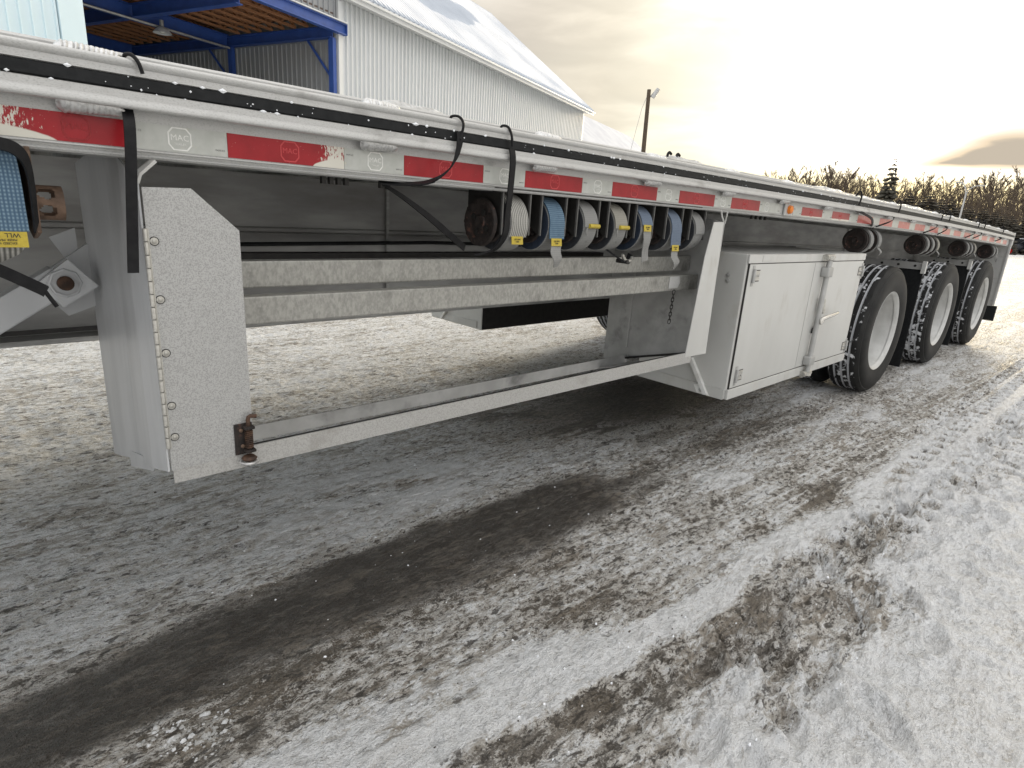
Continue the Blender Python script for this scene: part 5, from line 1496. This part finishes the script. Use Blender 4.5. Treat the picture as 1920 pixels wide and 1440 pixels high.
t_ = thing('rubber_strap', 'black rubber strap hanging straight down beside the hinged flap, its hook over the rail', 'strap', (.27, .018, 1.08), group=GR)
MB().ribbon(bezpath([(.287, .0215, 1.44), (.284, .021, 1.38), (.2795, -.006, 1.345), (.2745, -.014, 1.29), (.266, -.018, 1.20), (.256, -.020, 1.083)]), (1, 0, 0), .0185, .004).build('strap', 'strap_black', t_)
hook([(.290, .022, 1.44), (.287, .012, 1.458), (.294, -.004, 1.459), (.302, -.012, 1.448), (.307, -.013, 1.430)], t_)
t_ = thing('rubber_strap', 'black rubber strap hooked on the rail and twisted in under it left of the winches', 'strap', (.98, -.02, 1.28), group=GR)
p_ = bezpath([(1.022, -.010, 1.425), (1.020, -.014, 1.395), (1.005, -.016, 1.352), (.975, -.014, 1.318), (.935, .0, 1.294), (.880, .03, 1.285), (.83, .06, 1.284)])
MB().ribbon(p_, [Vector((1, 0, .25 + .75 * min(1, i / 18))) if i < 30 else Vector((.2, 1, .3)) for i in range(len(p_))], .022, .004).build('strap', 'strap_black', t_, smooth=True)
MB().ribbon(bezpath([(.835, .055, 1.281), (.90, .060, 1.252), (.985, .067, 1.207), (1.07, .080, 1.158), (1.14, .10, 1.122)]), (.4, .2, .8), .018, .004, taper=[.007 + .013 * min(1, i / 20) for i in range(33)]).build('strap', 'strap_black', t_, smooth=True)
hook([(1.018, .020, 1.44), (1.012, .016, 1.459), (1.022, -.004, 1.460), (1.030, -.014, 1.444), (1.026, -.013, 1.418), (1.020, -.014, 1.405)], t_)
t_ = thing('rubber_strap', 'black rubber strap hanging from the rail across the first strap winch', 'strap', (1.2, -.02, 1.12), group=GR)
p_ = bezpath([(1.208, -.010, 1.402), (1.209, -.016, 1.37), (1.208, -.014, 1.30), (1.206, -.010, 1.23), (1.203, -.006, 1.17), (1.190, .02, 1.125), (1.15, .05, 1.105)])
MB().ribbon(p_, (1, .1, 0), .022, .004).build('strap', 'strap_black', t_, smooth=True)
hook([(1.190, .020, 1.44), (1.186, .014, 1.459), (1.193, -.004, 1.458), (1.201, -.012, 1.44), (1.207, -.013, 1.408)], t_)
t_ = thing('rubber_strap', 'black rubber strap draped over the large blue winch at the left edge', 'strap', (.05, .0, 1.27), group=GR)
MB().ribbon(bezpath([(-.02, .010, 1.315), (.03, .004, 1.30), (.08, .0, 1.294), (.115, .004, 1.284), (.128, .012, 1.25), (.126, .014, 1.16)]), (.4, .2, 1), .020, .005).build('strap', 'strap_black', t_, smooth=True)
t_ = thing('rubber_strap', 'black rubber strap end with a hook dangling below the yellow tag at the left edge', 'strap', (.09, .0, 1.04), group=GR)
MB().ribbon(bezpath([(-.03, .03, 1.165), (.04, .0, 1.108), (.085, .0, 1.078), (.118, .0, 1.056), (.124, .0, 1.051)]), (.5, .0, .85), .020, .005).build('strap', 'strap_black', t_, smooth=True)
MB().tube([(.122, 0, 1.053), (.130, .0, 1.036), (.136, 0, 1.024)], .0035, 8).build('hook', 'strap_black', t_)
rl_ = ['black rubber strap slanting down over the faded tape above the first wheel', 'black rubber strap slanting up over the faded tape above the first wheel',
       'slanting black strap over the tape between the first and second wheel', 'upright black strap over the tape above the second wheel',
       'slanting black strap over the tape before the third wheel', 'black strap over the tape above the third wheel', 'small black strap nearest the trailer tail']
for (xa, za, xb, zb_), lab in zip([(4.05, 1.372, 4.58, 1.27), (4.86, 1.365, 4.60, 1.27), (6.05, 1.35, 5.78, 1.25), (6.32, 1.35, 6.28, 1.25), (7.55, 1.33, 7.30, 1.235), (7.85, 1.33, 7.68, 1.235), (8.95, 1.30, 8.92, 1.22)], rl_):
    t_ = thing('rubber_strap', lab, 'strap', ((xa + xb) / 2, -.01, (za + zb_) / 2), group=GR)
    m_ = ((xa + xb) / 2, -.016, (za + zb_) / 2 + .004)
    MB().ribbon(bezpath([(xa, .008, za + float(camb(xa)) * .3), m_, (xb, .05, zb_)]), (1, 0, .4), .026, .005).build('strap', 'strap_black', t_, smooth=True)
    hook([(xa, .022, za + .05), (xa + .01, .0, za + .10), (xa + .02, -.012, za + .07), (xa + .005, -.012, za + .02)], t_, .005)
# dark hooks poking above the deck edge
for x_, lab in ((2.095, 'left of two small black hooks sticking up over the deck edge'), (2.155, 'right of two small black hooks sticking up over the deck edge')):
    z_ = 1.466 + float(camb(x_)); t_ = thing('hook', lab, 'hook', (x_, .06, z_))
    MB().tube(bezpath([(x_ - .012, .06, z_ - .005), (x_ - .012, .06, z_ + .012), (x_ - .002, .06, z_ + .022), (x_ + .012, .06, z_ + .016)]), .005, 8).build('bent_rod', 'strap_black', t_, smooth=True)
# tangle of strap ratchet below the fourth and fifth winch
t_ = thing('ratchet_buckle', 'dark loose ratchet buckle hanging below the fifth winch, in front of the bars', 'buckle', (1.87, .06, 1.085))
MB().ribbon(bezpath([(1.80, .10, 1.125), (1.83, .07, 1.10), (1.855, .05, 1.082), (1.88, .05, 1.076), (1.91, .06, 1.085), (1.945, .08, 1.10)]), (.2, 1, .3), .03, .006).build('strap', 'strap_black', t_, smooth=True)
MB().tube(bezpath([(1.84, .04, 1.105), (1.86, .04, 1.085), (1.89, .04, 1.082), (1.915, .05, 1.093)]), .006, 8).build('handle', 'zinc', t_, smooth=True)
MB().cyl((1.865, .03, 1.079), (1.865, .08, 1.079), .008, 10).build('spindle', 'black', t_)
